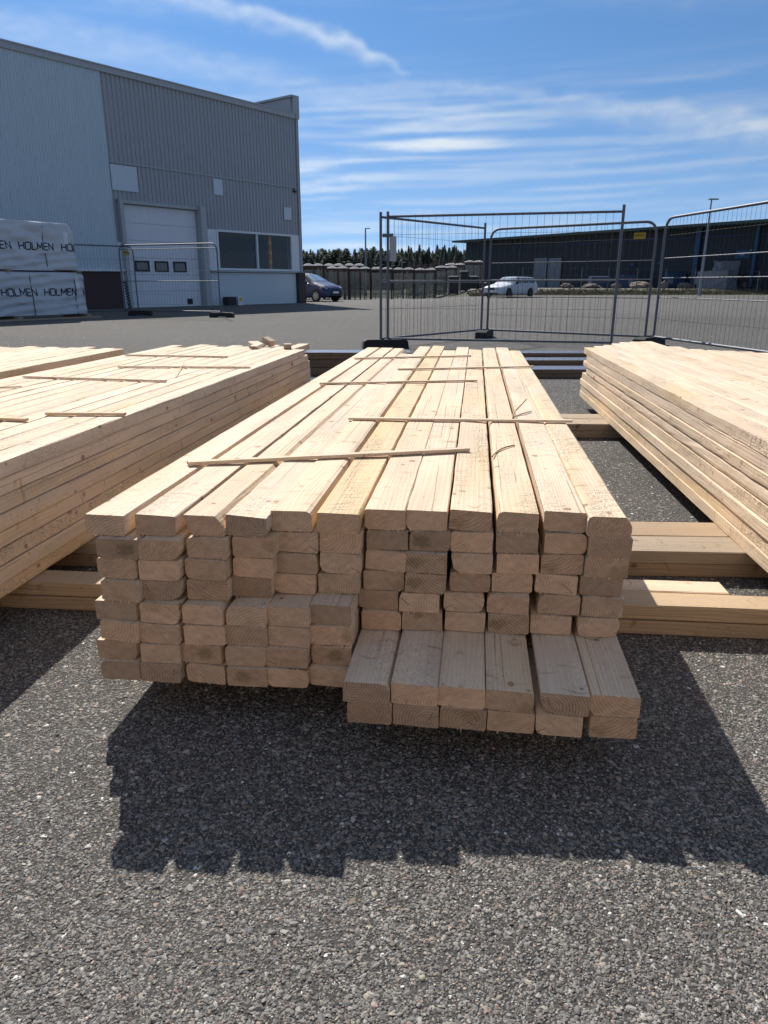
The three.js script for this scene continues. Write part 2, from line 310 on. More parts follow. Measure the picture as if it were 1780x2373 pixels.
const M = {
  galv: std([0.14, 0.15, 0.17], 0.55, 0.4), wire: std([0.05, 0.055, 0.062], 0.7, 0.2), rubber: std([0.022, 0.022, 0.024], 0.8),
  cladDark: std([0.42, 0.43, 0.45], 0.55, 0.1, { map: GRAIN }), cladLight: std([0.58, 0.66, 0.70], 0.5, 0.1, { map: GRAIN }),
  trim: std([0.46, 0.47, 0.47], 0.5, 0.1, { map: GRAIN }), white: std([0.82, 0.84, 0.86], 0.55, 0, { map: GRAIN }), patch: std([0.66, 0.72, 0.78], 0.5, 0, { map: GRAIN }),
  doorWhite: std([0.82, 0.81, 0.84], 0.5, 0, { map: GRAIN }), whiteBrick: std([0.70, 0.76, 0.78], 0.8), mortarW: std([0.55, 0.60, 0.62], 0.9),
  brownBrick: std([0.10, 0.058, 0.055], 0.85), mortarB: std([0.055, 0.05, 0.052], 0.9), black: std([0.018, 0.018, 0.02], 0.6), roofing: std([0.10, 0.10, 0.11], 0.9),
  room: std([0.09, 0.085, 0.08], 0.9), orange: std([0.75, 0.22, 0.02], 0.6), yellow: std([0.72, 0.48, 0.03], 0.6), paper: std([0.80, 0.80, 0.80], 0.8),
  glass: new THREE.MeshPhysicalMaterial({ color: 0xffffff, roughness: 0.03, transmission: 1, thickness: 0, ior: 1.5 }),
  tintGlass: new THREE.MeshPhysicalMaterial({ color: new THREE.Color().setRGB(0.75, 0.77, 0.78), roughness: 0.03, transmission: 1, thickness: 0, ior: 1.5 }),
  dirtyGlass: new THREE.MeshPhysicalMaterial({ color: new THREE.Color().setRGB(0.50, 0.53, 0.52), roughness: 0.12, transmission: 0.88, thickness: 0, ior: 1.5 }),
  wareDark: std([0.017, 0.021, 0.027], 0.6, 0.1, { map: GRAIN }), wareBlue: std([0.02, 0.06, 0.13], 0.55, 0), wareRoof: std([0.06, 0.08, 0.07], 0.7), wareDoor: std([0.17, 0.185, 0.21], 0.6),
  stone: std([0.15, 0.125, 0.105], 0.95), shelterFrame: std([0.055, 0.026, 0.028], 0.5, 0.2), vault: new THREE.MeshPhysicalMaterial({ color: new THREE.Color().setRGB(0.93, 0.92, 0.90), roughness: 1, transmission: 0.6, thickness: 0 }),
  bark: std([0.10, 0.075, 0.06], 0.95), leafA: leaf([0.12, 0.155, 0.095]), leafB: leaf([0.14, 0.165, 0.098]), leafC: leaf([0.105, 0.135, 0.09]), twig: std([0.12, 0.085, 0.075], 0.95),
  blueBin: std([0.015, 0.04, 0.11], 0.5), wrapGrey: std([0.20, 0.20, 0.215], 0.6), darkBin: std([0.03, 0.028, 0.03], 0.6), red: std([0.55, 0.02, 0.03], 0.7), concrete: std([0.33, 0.32, 0.30], 0.9),
};

// ------------------------------------------------------------------ the ground
const EDGE = [[-320, -38], [-60, -43], [-3, -45.5], [3.4, -50], [6, -57], [12, -62.5], [20, -64.5], [36, -66], [90, -69], [320, -80]];
function edgeZ(x) { for (let i = 0; i + 1 < EDGE.length; i++) if (x <= EDGE[i + 1][0]) return mix(EDGE[i][1], EDGE[i + 1][1], (x - EDGE[i][0]) / (EDGE[i + 1][0] - EDGE[i][0])); return -80; }
function landY(x, z) {
  const d = edgeZ(x) - z; if (d <= 0) return -0.03;
  const left = smooth(9, 3, x);
  return -0.03 + left * (-0.54 * smooth(0, 2.5, d)) + (1 - left) * 0.50 * smooth(0, 7, d);
}
{
  const xs = [], zs = [];
  for (let x = -320; x < -40; x += 20) xs.push(x); for (let x = -40; x < 60; x += 1) xs.push(x); for (let x = 60; x <= 320; x += 20) xs.push(x);
  for (let z = 60; z > -40; z -= 10) zs.push(z); for (let z = -40; z > -92; z -= 0.7) zs.push(z); for (let z = -92; z >= -420; z -= 12) zs.push(z);
  const P = [], U = [], K = [], I = [];
  for (const z of zs) for (const x of xs) {
    P.push(x, landY(x, z), z); U.push(x / 3, z / 3);
    const d = edgeZ(x) - z, right = smooth(3, 9, x), nz = fbm(x * 0.35 + 50, z * 0.35 + 90, 3);
    let c = [0.16, 0.15, 0.12];                              // earth and dry grass
    c = right > 0.5 ? (d > 6.2 ? [0.50, 0.45, 0.38] : nz > 0.52 ? [0.17, 0.20, 0.09] : [0.26, 0.21, 0.14]) : [0.15, 0.15, 0.12];
    if (d > 40) c = [0.16, 0.17, 0.09];
    K.push(...c);
  }
  const nx = xs.length;
  for (let j = 0; j + 1 < zs.length; j++) for (let i = 0; i + 1 < nx; i++) { const a = j * nx + i; I.push(a, a + 1, a + nx, a + 1, a + nx + 1, a + nx); }
  const g = new THREE.BufferGeometry(); g.setAttribute('position', new THREE.Float32BufferAttribute(P, 3)); g.setAttribute('uv', new THREE.Float32BufferAttribute(U, 2)); g.setAttribute('color', new THREE.Float32BufferAttribute(K, 3)); g.setIndex(I); g.computeVertexNormals();
  structure(obj('ground', g, TERRAIN)); scene.children.at(-1).userData.label = 'dry grass and gravel ground beyond the asphalt yard';
}
{ // the asphalt yard, laid 3 cm above the earth; vertex colours carry patches of older and newer paving
  const xs = [], P = [], U = [], K = [], I = [], rows = 60;
  for (let x = -60; x <= 90; x += x > -6 && x < 8 ? 0.5 : 1.5) xs.push(x);
  for (let j = 0; j <= rows; j++) for (const x of xs) {
    const s = j / rows, z = mix(6, edgeZ(x) - 0.15 - 0.15 * vnoise(x * 1.3, 4), s * s * 0.7 + s * 0.3);
    P.push(x, 0, z); U.push(x / 1.8, z / 1.8);
    const n1 = fbm(x * 0.10 + 20, z * 0.10 + 70, 4), n2 = fbm(x * 0.5 + 7, z * 0.9 + 3, 3), k = 1.62 + 0.75 * (n1 - 0.5) + 0.30 * (n2 - 0.5);
    K.push(k, k * 0.992, k * 0.985);
  }
  const nx = xs.length; for (let j = 0; j < rows; j++) for (let i = 0; i + 1 < nx; i++) { const a = j * nx + i; I.push(a, a + 1, a + nx, a + 1, a + nx + 1, a + nx); }
  const g = new THREE.BufferGeometry(); g.setAttribute('position', new THREE.Float32BufferAttribute(P, 3)); g.setAttribute('uv', new THREE.Float32BufferAttribute(U, 2)); g.setAttribute('color', new THREE.Float32BufferAttribute(K, 3)); g.setIndex(I); g.computeVertexNormals();
  structure(obj('asphalt_yard', g, ASPHALT)); scene.children.at(-1).userData.label = 'coarse grey asphalt of the timber yard';
}
{ // crushed stone standing proud of the worn binder
  const shapes = [];
  for (let k = 0; k < 4; k++) {
    const g = new THREE.IcosahedronGeometry(1, 1), R = rng(60 + k), p = g.attributes.position, dirs = [];
    for (let q = 0; q < 7; q++) dirs.push([new THREE.Vector3(R() - 0.5, R() - 0.5, R() - 0.5).normalize(), 0.42 + R() * 0.3]);
    const v = new THREE.Vector3();
    for (let i = 0; i < p.count; i++) { v.fromBufferAttribute(p, i); for (const [d, m] of dirs) { const t = v.dot(d); if (t > m) v.addScaledVector(d, m - t); } p.setXYZ(i, v.x, v.y, v.z); }
    const gf = flat(g); gf.computeVertexNormals(); shapes.push(gf);
  }
  const m = new THREE.MeshStandardMaterial({ color: 0xffffff, roughness: 0.7, flatShading: true });
  const R = rng(1234), spots = shapes.map(() => []);
  for (let n = 0; n < 230000; n++) {
    const z = -0.55 - 3.6 * Math.pow(R(), 1.25), half = 0.62 * -z + 0.25, x = (R() * 2 - 1) * half;
    if (R() > smooth(-4.1, -2.2, z)) continue;
    const r = 0.0016 + 0.0034 * R() * R() + (R() < 0.04 ? 0.001 + 0.003 * R() : 0);
    spots[Math.floor(R() * 4)].push([x, z, r, 0]);
  }
  for (let n = 0; n < 900; n++) {                           // quartz chips, coloured white to paint glints across the yard
    const z = -2 - 34 * R() * R(), x = (R() * 2 - 1) * (0.6 * -z + 1);
    if (-z > 20 && x < -7 || -z < 3.6) continue;
    spots[Math.floor(R() * 4)].push([x, z, 0.003 + 0.0035 * R() * R() + Math.min(0.008, -z * 0.0006) * R(), 1]);
  }
  const q = new THREE.Quaternion(), e = new THREE.Euler(), mt = new THREE.Matrix4(), col = new THREE.Color();
  shapes.forEach((g, k) => {
    const im = new THREE.InstancedMesh(g, m, spots[k].length); im.castShadow = im.receiveShadow = true;
    spots[k].forEach(([x, z, r, w], i) => {
      e.set((R() - 0.5) * 0.6, R() * 6.28, (R() - 0.5) * 0.6); q.setFromEuler(e);
      mt.compose(new THREE.Vector3(x, r * (0.04 - 0.30 * R()), z), q, new THREE.Vector3(r * (0.9 + 0.6 * R()), r * (0.42 + 0.28 * R()), r * (0.8 + 0.4 * R()))); im.setMatrixAt(i, mt);
      const kind = R(); let c = 0.09 + 0.27 * R() * (0.4 + 0.6 * R());
      if (w) col.setRGB(0.78, 0.77, 0.75); else if (kind < 0.10) col.setRGB(c * 1.35, c, c * 0.82); else if (kind < 0.18) col.setRGB(c * 1.3, c * 1.15, c * 0.88); else if (kind < 0.187) col.setRGB(0.42, 0.41, 0.38); else col.setRGB(c * 1.04, c * 0.98, c * 0.90);
      im.setColorAt(i, col);
    });
    im.name = numbered('crushed_stone'); tag(im, 'crushed stone bedded in the surface of the asphalt', 'gravel', null, 'stuff'); scene.add(im);
  });
}

// ------------------------------------------------------------------ sawn timber
// origin at the middle of the lower edge of the near end; the timber runs to -z
const ring4 = (W, H, c) => {                                 // c: [[a, b, round], ...] for bottom left, bottom right, top right, top left
  const [bl, br, tr, tl] = c, f = (k) => (k[2] ? 0.28 : 0.42);
  return [[-W / 2, bl[1]], [-W / 2 + bl[0] * f(bl), bl[1] * f(bl)], [-W / 2 + bl[0], 0], [W / 2 - br[0], 0], [W / 2 - br[0] * f(br), br[1] * f(br)], [W / 2, br[1]], [W / 2, H - tr[1]], [W / 2 - tr[0] * f(tr), H - tr[1] * f(tr)], [W / 2 - tr[0], H], [-W / 2 + tl[0], H], [-W / 2 + tl[0] * f(tl), H - tl[1] * f(tl)], [-W / 2, H - tl[1]]];
};
function timberShape(W, H, L, o) {
  const R = rng(o.seed), nz = o.stations || 26, wane = o.wane || [];
  const corner = (i) => wane[i] || (R() < 0.18 ? [0.004 + R() * 0.012, 0.005 + R() * 0.014, 1] : [0.0012 + R() * 0.003, 0.0012 + R() * 0.003, 0]);
  const base = ring4(W, H, [corner(0), corner(1), corner(2), corner(3)]), n = base.length;
  const P = [], U = [], jit = o.jitter ?? 0.0007, bow = (R() - 0.5) * 0.004, offU = R(), offV = R(), per = [0];
  for (let i = 0; i < n; i++) { const a = base[i], b = base[(i + 1) % n]; per.push(per[i] + Math.hypot(b[0] - a[0], b[1] - a[1])); }
  const rows = [];
  for (let j = 0; j <= nz; j++) {
    const s = j / nz, row = [];
    for (let i = 0; i < n; i++) row.push([base[i][0] + (R() - 0.5) * 2 * jit + bow * Math.sin(s * Math.PI), base[i][1] + (R() - 0.5) * 1.2 * jit, -L * s]);
    rows.push(row);
  }
  const skew = (R() - 0.5) * 0.006;                          // the saw never cuts quite square
  for (let i = 0; i < n; i++) { rows[0][i][2] = skew * (base[i][0] / W) * 2 + (R() - 0.5) * 0.0008; }
  const tri = (a, b, c, ua, ub, uc) => { P.push(...a, ...b, ...c); U.push(...ua, ...ub, ...uc); };
  for (let j = 0; j < nz; j++) for (let i = 0; i < n; i++) {
    const k = (i + 1) % n, A = rows[j][i], Bq = rows[j][k], Cq = rows[j + 1][k], Dq = rows[j + 1][i];
    const u0 = per[i] / 0.3 + offU, u1 = per[i + 1] / 0.3 + offU, v0 = (L * j / nz) / 2.4 + offV, v1 = (L * (j + 1) / nz) / 2.4 + offV;
    tri(A, Dq, Cq, [u0, v0], [u0, v1], [u1, v1]); tri(A, Cq, Bq, [u0, v0], [u1, v1], [u1, v0]);
  }
  for (let q = 0; q < (o.fuzz || 0); q++) {                  // torn fibres along the arris of the near end
    const low = R() < 0.7, x = (R() - 0.5) * (W - 0.012), y = low ? 0.0006 : H - 0.0006, l = 0.002 + R() * 0.006, wd = 0.0004 + R() * 0.0009;
    tri([x - wd, y, -0.001], [x + wd, y, -0.001], [x + (R() - 0.5) * 0.005, y + (low ? -l : l * 0.4), 0.001 + R() * 0.004], [offU, offV], [offU, offV], [offU, offV]);
  }
  const sideCount = P.length / 3, cell = o.cell ?? Math.floor(R() * 64), cu = (cell % 8) / 8, cv = Math.floor(cell / 8) / 8;
  const flip = R() < 0.5 ? -1 : 1;
  for (const [row, dir] of [[rows[0], 1], [rows[nz], -1]]) {
    const uvOf = (p) => [cu + (0.5 + (flip * p[0] / 0.1) * 0.97) / 8, cv + clamp(p[1] / 0.05, 0.02, 0.98) / 8];
    const mid = [0, H / 2, row.reduce((s, p) => s + p[2], 0) / n], um = uvOf(mid);
    for (let i = 0; i < n; i++) { const a = row[i], b = row[(i + 1) % n]; if (dir > 0) tri(mid, a, b, um, uvOf(a), uvOf(b)); else tri(mid, b, a, um, uvOf(b), uvOf(a)); }
  }
  const g = new THREE.BufferGeometry();
  g.setAttribute('position', new THREE.Float32BufferAttribute(P, 3)); g.setAttribute('uv', new THREE.Float32BufferAttribute(U, 2));
  g.computeVertexNormals(); g.addGroup(0, sideCount, 0); g.addGroup(sideCount, P.length / 3 - sideCount, 1);
  return g;
}
function timber(name, W, H, L, o, pos, turn, tilt, label, group, category = 'timber') {
  const m = new THREE.Mesh(timberShape(W, H, L, o), [o.skin, o.endSkin || END]); m.castShadow = m.receiveShadow = true;
  m.name = numbered(name); m.position.set(...pos); m.rotation.order = 'YXZ'; m.rotation.set(o.pitch || 0, turn, tilt); scene.add(m);
  return tag(m, label, category, group);
}
const NTH = ['first', 'second', 'third', 'fourth', 'fifth', 'sixth', 'seventh', 'eighth', 'ninth', 'tenth', 'eleventh', 'twelfth', 'thirteenth', 'fourteenth'];
const LAYER = ['top layer', 'second layer down', 'third layer down', 'fourth layer down', 'fifth layer down', 'sixth layer down', 'seventh layer down', 'bottom layer'];
const BASE_Y = 0.0965, PITCH_Y = 0.0505, TW = 0.0975, TH = 0.0488;
{ // the middle stack: place of each timber's near end across and along the stack, in millimetres, row by row from the top
  const U = [[44, 159, 269, 365, 460, 568, 673, 770, 870, 979, 1087, 1184], [75, 172, 276, 381, 473, 572, 678, 779, 876, 981, 1092, 1191], [67, 168, 272, 376, 470, 571, 674, 771, 878, 985, 1088, 1188], [75, 168, 273, 369, 465, 567, 671, 770, 875, 975, 1077, 1180], [56, 165, 266, 368, 465, 559, 657, 757, 863, 967, 1087, 1188], [64, 162, 269, 365, 464, 560, 666, 764, 867, 971, 1071, 1182], [50, 159, 256, 364, 459, 560, 664, 767, 865, 964, 1079, 1180], [56, 156, 264, 366, 462, 557, 671, 770, 870, 970, 1070, 1181]];
  const V = [[-2, 10, 22, 28, 75, 77, 114, 122, 130, 132, 150, 126], [-19, -14, 10, 28, 74, 81, 116, 120, 124, 132, 142, 126], [-15, -13, 2, 31, 67, 77, 108, 106, 118, 130, 138, 130], [-28, -10, 3, 33, 62, 78, 111, 103, 126, 135, 137, 139], [-24, -29, -23, -18, -8, 14, 110, 104, 120, 119, 133, 130], [-35, -33, -27, -18, -10, 9, 100, 110, 117, 116, 127, 126], [-30, -34, -23, -25, -19, 6, -141, -137, -134, -137, -134, -128], [-37, -36, -27, -30, -22, -5, -141, -139, -137, -135, -136, -129]];
  const FAR = [4.45, 4.422, 4.395, 3.93, 4.58, 4.68, 4.25, 4.575, 4.35, 4.52, 4.57, 4.31];
  const topSkin = [0, 3, 1, 3, 1, 4, 1, 0, 2, 5, 3, 2];
  const W = { '0,2': [[0.020, 0.045, 0], null, [0.022, 0.030, 0], null], '0,1': [null, [0.012, 0.016, 1], null, null], '0,3': [null, [0.012, 0.02, 1], null, null], '0,7': [[0.012, 0.014, 1], null, null, null], '0,11': [null, [0.014, 0.014, 1], [0.016, 0.022, 0], [0.012, 0.012, 1]], '0,9': [null, null, null, [0.014, 0.018, 1]],
    '1,1': [null, [0.022, 0.022, 1], null, null], '2,1': [null, [0.010, 0.014, 1], null, null], '3,1': [null, [0.026, 0.032, 1], null, null], '3,0': [null, null, null, [0.008, 0.012, 1]], '2,8': [[0.022, 0.036, 1], null, null, null], '2,4': [null, null, [0.016, 0.02, 1], null], '4,1': [null, [0.014, 0.018, 1], null, null], '4,2': [null, null, [0.014, 0.012, 1], [0.012, 0.01, 1]], '4,3': [null, null, null, [0.018, 0.022, 1]], '4,8': [[0.01, 0.012, 1], [0.014, 0.018, 1], [0.012, 0.014, 1], null], '4,10': [null, null, null, [0.018, 0.03, 1]], '4,7': [null, null, null, [0.012, 0.014, 1]],
    '5,11': [[0.012, 0.016, 1], [0.022, 0.028, 1], [0.01, 0.01, 1], null], '6,0': [null, [0.016, 0.016, 1], null, null], '6,5': [[0.012, 0.016, 1], [0.016, 0.018, 1], null, null], '6,6': [null, null, [0.020, 0.018, 1], null], '6,7': [null, null, [0.012, 0.008, 1], null], '6,8': [null, null, null, [0.012, 0.010, 1]], '6,10': [[0.034, 0.030, 1], null, null, null], '6,11': [[0.012, 0.016, 1], null, null, null], '7,0': [[0.006, 0.006, 1], null, null, [0.014, 0.018, 1]], '7,2': [[0.012, 0.014, 1], null, null, [0.010, 0.012, 1]], '7,4': [null, null, [0.016, 0.016, 1], null], '3,4': [null, null, null, null], '2,0': [[0.010, 0.014, 1], [0.008, 0.008, 1], null, null], '1,7': [null, null, null, [0.010, 0.012, 1]] };
  const TILT = { '0,3': -0.05, '0,8': -0.055, '0,1': -0.02, '2,5': -0.055, '2,6': -0.05, '3,10': -0.04, '5,0': -0.055, '6,9': -0.045, '4,11': -0.02, '7,9': -0.02, '0,10': -0.03, '3,4': -0.03, '0,5': -0.015, '3,11': -0.03, '1,5': -0.03, '7,8': -0.02, '3,7': -0.03 };
  const CELL = { '6,6': 0, '2,7': 1, '6,10': 2 };
  const turn = -0.1239, cy = Math.cos(0.1239), sy = Math.sin(0.1239), R = rng(8);
  for (let r = 0; r < 8; r++) for (let c = 0; c < 12; c++) {
    const u = U[r][c] / 1000, w = V[r][c] / 1000, key = `${r},${c}`;
    const end = r ? 4.25 + R() * 0.35 : FAR[c], tilt = TILT[key] ?? (R() - 0.5) * 0.022;
    const y = BASE_Y + (7 - r) * PITCH_Y + (r ? 0 : (R() - 0.5) * 0.002) + Math.abs(tilt) * 0.02;
    const skin = SIDE[r === 6 && c > 5 ? [3, 0, 1, 1, 0, 1][c - 6] : r ? [0, 1, 2, 3, 5, 2][Math.floor(R() * 6)] : topSkin[c]];
    timber('sawn_timber', r === 6 && c > 5 ? 0.0995 : TW - R() * 0.0025, TH - R() * 0.0012, end - w, { seed: 9000 + r * 50 + c, wane: W[key], fuzz: r === 0 ? 34 : r === 7 ? 4 : 12, skin, cell: CELL[key], stations: r ? 20 : 44, jitter: r ? 0.0006 : 0.0010 },
      [-0.68 + cy * u + sy * w, y, -1.54 + sy * u - cy * w], turn, tilt,
      `timber in the ${LAYER[r]} of the middle stack, ${NTH[c]} from the grey hall side`, 'timbers of the middle stack');
  }
}
function sideStack(o) {                                      // o.out: -1 if the side in view faces +x (columns run to -x), +1 if it faces -x
  const cy = Math.cos(o.yaw), sy = Math.sin(o.yaw), R = rng(o.seed);
  const made = [];
  for (let r = 0; r < 8; r++) for (let c = 0; c < o.cols; c++) {
    if (o.shell && r > 0 && c > 0 && r < 7) continue;
    const j = (R() - 0.5) * 0.010, s = o.out * (c * 0.1015 + 0.0495 + (c === 0 ? j : (R() - 0.5) * 0.004)), w0 = (R() - 0.5) * 0.08;
    const end = (r === 0 ? o.far[c % o.far.length] : o.len + (c === 0 ? (o.ends || [])[r] ?? (R() - 0.5) * 0.1 : (R() - 0.5) * 0.25));
    const skin = SIDE[[0, 2, 3, 5, 2, 5, 0, 1][Math.floor(R() * 8)]];
    const place = `in the ${LAYER[r]} of the ${o.place}, ${NTH[c]} from ${o.from}`;
    made.push(timber('sawn_timber', TW - R() * 0.002, TH - R() * 0.001, end - w0, { seed: o.seed * 100 + r * 40 + c, skin, stations: c === 0 || r === 0 ? 46 : 10, jitter: c === 0 || r === 0 ? 0.0013 : 0.0006, fuzz: 6 },
      [o.x + cy * s + sy * w0, BASE_Y + (7 - r) * PITCH_Y + (R() - 0.5) * 0.0008, o.z + sy * s - cy * w0], -o.yaw, (R() - 0.5) * 0.008, `timber ${place}`, o.group));
  }
  return made;
}
const leftStack = sideStack({ x: -1.2075, z: -1.45, yaw: 0.1339, out: -1, cols: 12, len: 4.42, far: [4.35, 4.92, 4.6, 4.74, 4.45, 4.56, 4.66, 4.5, 4.62, 4.7, 4.4, 4.6], ends: [0, 4.47 - 4.42, 0.09, 0.08, 0.1, 0.07, 0.12, 0.1], seed: 21, place: 'hall-side stack', from: 'the middle stack', group: 'timbers of the stack beside the middle one on the hall side' });
const rightStack = sideStack({ x: 1.18, z: -1.42, yaw: 0.1012, out: 1, cols: 13, len: 4.55, far: [4.56, 4.70, 4.84, 5.0, 5.16, 5.22, 5.25, 4.72, 4.5, 4.4, 4.36, 4.3, 4.22], ends: [0, 4.42 - 4.55, -0.02, -0.16, 0.02, 0.05, 0.04, 0.05], seed: 33, place: 'fence-side stack', from: 'the middle stack', group: 'timbers of the stack on the wire fence side' });
sideStack({ x: -2.63, z: -1.5, yaw: 0.125, out: -1, cols: 12, len: 4.35, shell: true, far: [4.36, 4.4, 4.33, 4.5, 4.42, 4.38, 4.46, 4.4, 4.5, 4.35, 4.4, 4.45], seed: 47, place: 'outermost stack', from: 'its neighbouring stack', group: 'timbers of the outermost stack before the hall' });
for (const [st, idx, L, y0] of [[leftStack, 12, 3.95, 0.028], [rightStack, 39, 4.05, 0.024]]) {     // red lumber-crayon ticks on two edges
  const b = st[idx], s = st === leftStack ? 1 : -1;
  obj('crayon_mark', [box(0.0016, 0.03, 0.008, s * (TW / 2 + 0.0012), y0, -L, 0, 0, 0.5), box(0.0016, 0.022, 0.007, s * (TW / 2 + 0.0012), y0 - 0.003, -L - 0.018, 0, 0, 0.15), box(0.0016, 0.008, 0.028, s * (TW / 2 + 0.0012), y0 - 0.012, -L - 0.006)], M.red, b);
}
// thin laths left lying on top
function lath(a, b, label, seed, skin = SIDE[0], w = 0.022, t = 0.0085, y = 0.5015) {
  const dx = b[0] - a[0], dz = b[1] - a[1], L = Math.hypot(dx, dz);
  return timber('lath', w, t, L, { seed, skin, stations: 12, jitter: 0.0008, wane: [[0.001, 0.001], [0.001, 0.001], [0.001, 0.001], [0.001, 0.001]] }, [a[0], y, a[1]], Math.atan2(-dx, -dz), 0, label, 'laths left on the stacks', 'lath');
}
const TOPC = BASE_Y + 8 * PITCH_Y + 0.0012;
lath([-0.565, -1.989], [0.264, -2.168], 'thin lath across middle stack, the one closest to the sawn near ends', 1, SIDE[3], 0.024, 0.010, TOPC + 0.0005);
lath([-0.137, -2.703], [0.708, -2.649], 'thin lath across middle stack, second from the sawn near ends', 2, SIDE[0], 0.022, 0.009, TOPC);
lath([-0.333, -3.702], [0.493, -3.822], 'thin lath across middle stack, third from the sawn near ends', 3, SIDE[5], 0.022, 0.009, TOPC);
lath([0.083, -4.342], [0.929, -4.482], 'thin lath across middle stack, second from its far end by the fence', 4, SIDE[0], 0.022, 0.009, TOPC);
lath([-0.205, -4.989], [0.62, -5.173], 'thin lath across middle stack, closest to its far end by the fence', 5, SIDE[3], 0.022, 0.009, TOPC);
lath([-1.869, -5.234], [-1.102, -5.097], 'thin lath on stack nearer the hall, closest to its far end', 6, SIDE[5], 0.022, 0.009, TOPC);
lath([-1.649, -4.472], [-0.826, -4.451], 'thin lath on stack nearer the hall, second from its far end', 7, SIDE[0], 0.022, 0.009, TOPC);
lath([-2.0, -3.98], [-1.157, -3.805], 'long thin lath on stack nearer the hall, third from its far end', 8, SIDE[3], 0.022, 0.009, TOPC);
lath([-1.344, -2.808], [-1.025, -2.799], 'short thin lath reaching the edge of stack nearer the hall', 9, SIDE[5], 0.022, 0.010, TOPC);
lath([-1.75, -2.75], [-1.355, -2.673], 'broken darker lath on stack nearer the hall, behind the short one', 10, SIDE[4], 0.020, 0.010, TOPC);
lath([-2.05, -3.53], [-1.824, -3.596], 'narrow dark sliver of lath on stack nearer the hall', 11, OLD[0], 0.010, 0.005, TOPC);
lath([-1.297, -4.689], [-1.159, -3.988], 'hair thin splinter lying lengthwise on stack nearer the hall', 12, SIDE[4], 0.005, 0.003, TOPC + 0.010);
// slivers of bark and wood on the middle stack
function sliver(pts, r, label) { const g = tube(pts, r, 18, 5); g.scale(1, 1, 1); tag(obj('wood_sliver', g, SIDE[4]), label, 'sliver', 'slivers on the middle stack'); }
{
  const p = (x, y, Y) => { const q = onLevel(660 + x / 2.304, 780 + y / 2.304, Y); return [q.x, q.y, q.z]; };
  sliver([p(1108, 640, 0.5022), p(1135, 612, 0.503), p(1180, 590, 0.503), p(1226, 580, 0.5022)], 0.0026, 'curved pale sliver of wood between two laths on middle stack');
  sliver([p(1215, 437, 0.506), p(1225, 405, 0.515), p(1255, 372, 0.53), p(1290, 335, 0.545)], 0.0028, 'upright bent splinter sticking out of a gap beside a lath');
  sliver([p(1222, 430, 0.5015), p(1265, 412, 0.502), p(1318, 397, 0.5015)], 0.0016, 'thin flat splinter lying beside the upright one');
}
{ // offcuts heaped on the far end of the left-hand stack
  const cuts = [[1385, 42, 0.16, 0.09, 0.020, 0.5, 0.10, SIDE[0], 'pale offcut block lying flat at far end of stack nearer the hall'], [1352, 52, 0.12, 0.07, 0.02, -0.3, 0.12, SIDE[3], 'small tilted pale offcut beside the larger offcut block'], [1452, 38, 0.09, 0.07, 0.045, 0.9, 0.35, OLD[1], 'dark brown offcut tilted on end among the pale offcuts'], [1535, 52, 0.07, 0.06, 0.035, 0.1, 0, SIDE[5], 'small square offcut at the corner of stack nearer the hall']];
  cuts.forEach(([x, y, L, W, H, ry, rx, skin, label], i) => {
    const q = onLevel(x / 2.304, 780 + y / 2.304 + 6, 0.502);
    timber('offcut', W, H, L, { seed: 300 + i, skin, stations: 4, pitch: rx }, [q.x, 0.5035, q.z], ry, 0, label, 'offcuts on the stack', 'offcut');
  });
}
// bearers under the stacks
function bearer(a, b, W, H, y, label, skin, seed, group) {
  const dx = b[0] - a[0], dz = b[1] - a[1], L = Math.hypot(dx, dz);
  return timber('bearer', W, H, L, { seed, skin, endSkin: END, stations: 18, jitter: 0.0006, wane: [[0.004, 0.004], [0.004, 0.004], [0.004, 0.004], [0.004, 0.004]] }, [a[0], y, a[1]], Math.atan2(-dx, -dz), 0, label, group, 'bearer');
}
const BG = 'bearers under the timber stacks';
{
  const nx = [-2.45, -2.255], fx = [1.95, -1.85];
  bearer(nx, fx, 0.10, 0.0455, 0.0005, 'lower timber of the double bearer beneath the near ends of the stacks', OLD[0], 61, BG);
  bearer(nx, fx, 0.10, 0.0475, 0.0487, 'upper timber of the double bearer beneath the near ends of the stacks', OLD[2], 62, BG);
  bearer([-0.55, -2.175], [1.075, -2.035], 0.092, 0.0475, 0.0005, 'lower short plank behind the near double bearer', OLD[1], 63, BG);
  bearer([-0.55, -2.175], [1.06, -2.037], 0.092, 0.0470, 0.0487, 'upper short plank behind the near double bearer, ending beside middle stack', SIDE[1], 64, BG);
  const m0 = -2.575, d = (z) => [[-2.6, z - 0.10], [2.25, z + 0.115]];
  for (const [z, i] of [[m0 + 0.085, 0], [m0 - 0.085, 1]]) for (const [y, k] of [[0.0005, 0], [0.0487, 1]])
    bearer(...d(z), 0.165, 0.0475, y, `${k ? 'upper' : 'lower'} wide brown plank of second bearer row, ${i ? 'away from' : 'towards'} the near bearer`, OLD[(i * 2 + k) % 3], 70 + i * 2 + k, BG);
  const e = (z) => [[-2.4, z - 0.1], [2.6, z + 0.03]];
  for (const [z, i] of [[-4.83, 0], [-5.03, 1]]) for (const [y, k] of [[0.0005, 0], [0.0487, 1]])
    bearer(...e(z), 0.19, 0.0475, y, `${k ? 'upper' : 'lower'} greyed plank of third bearer row, ${i ? 'on the fence side' : 'towards the second row'}`, OLD[1], 80 + i * 2 + k, BG);
}
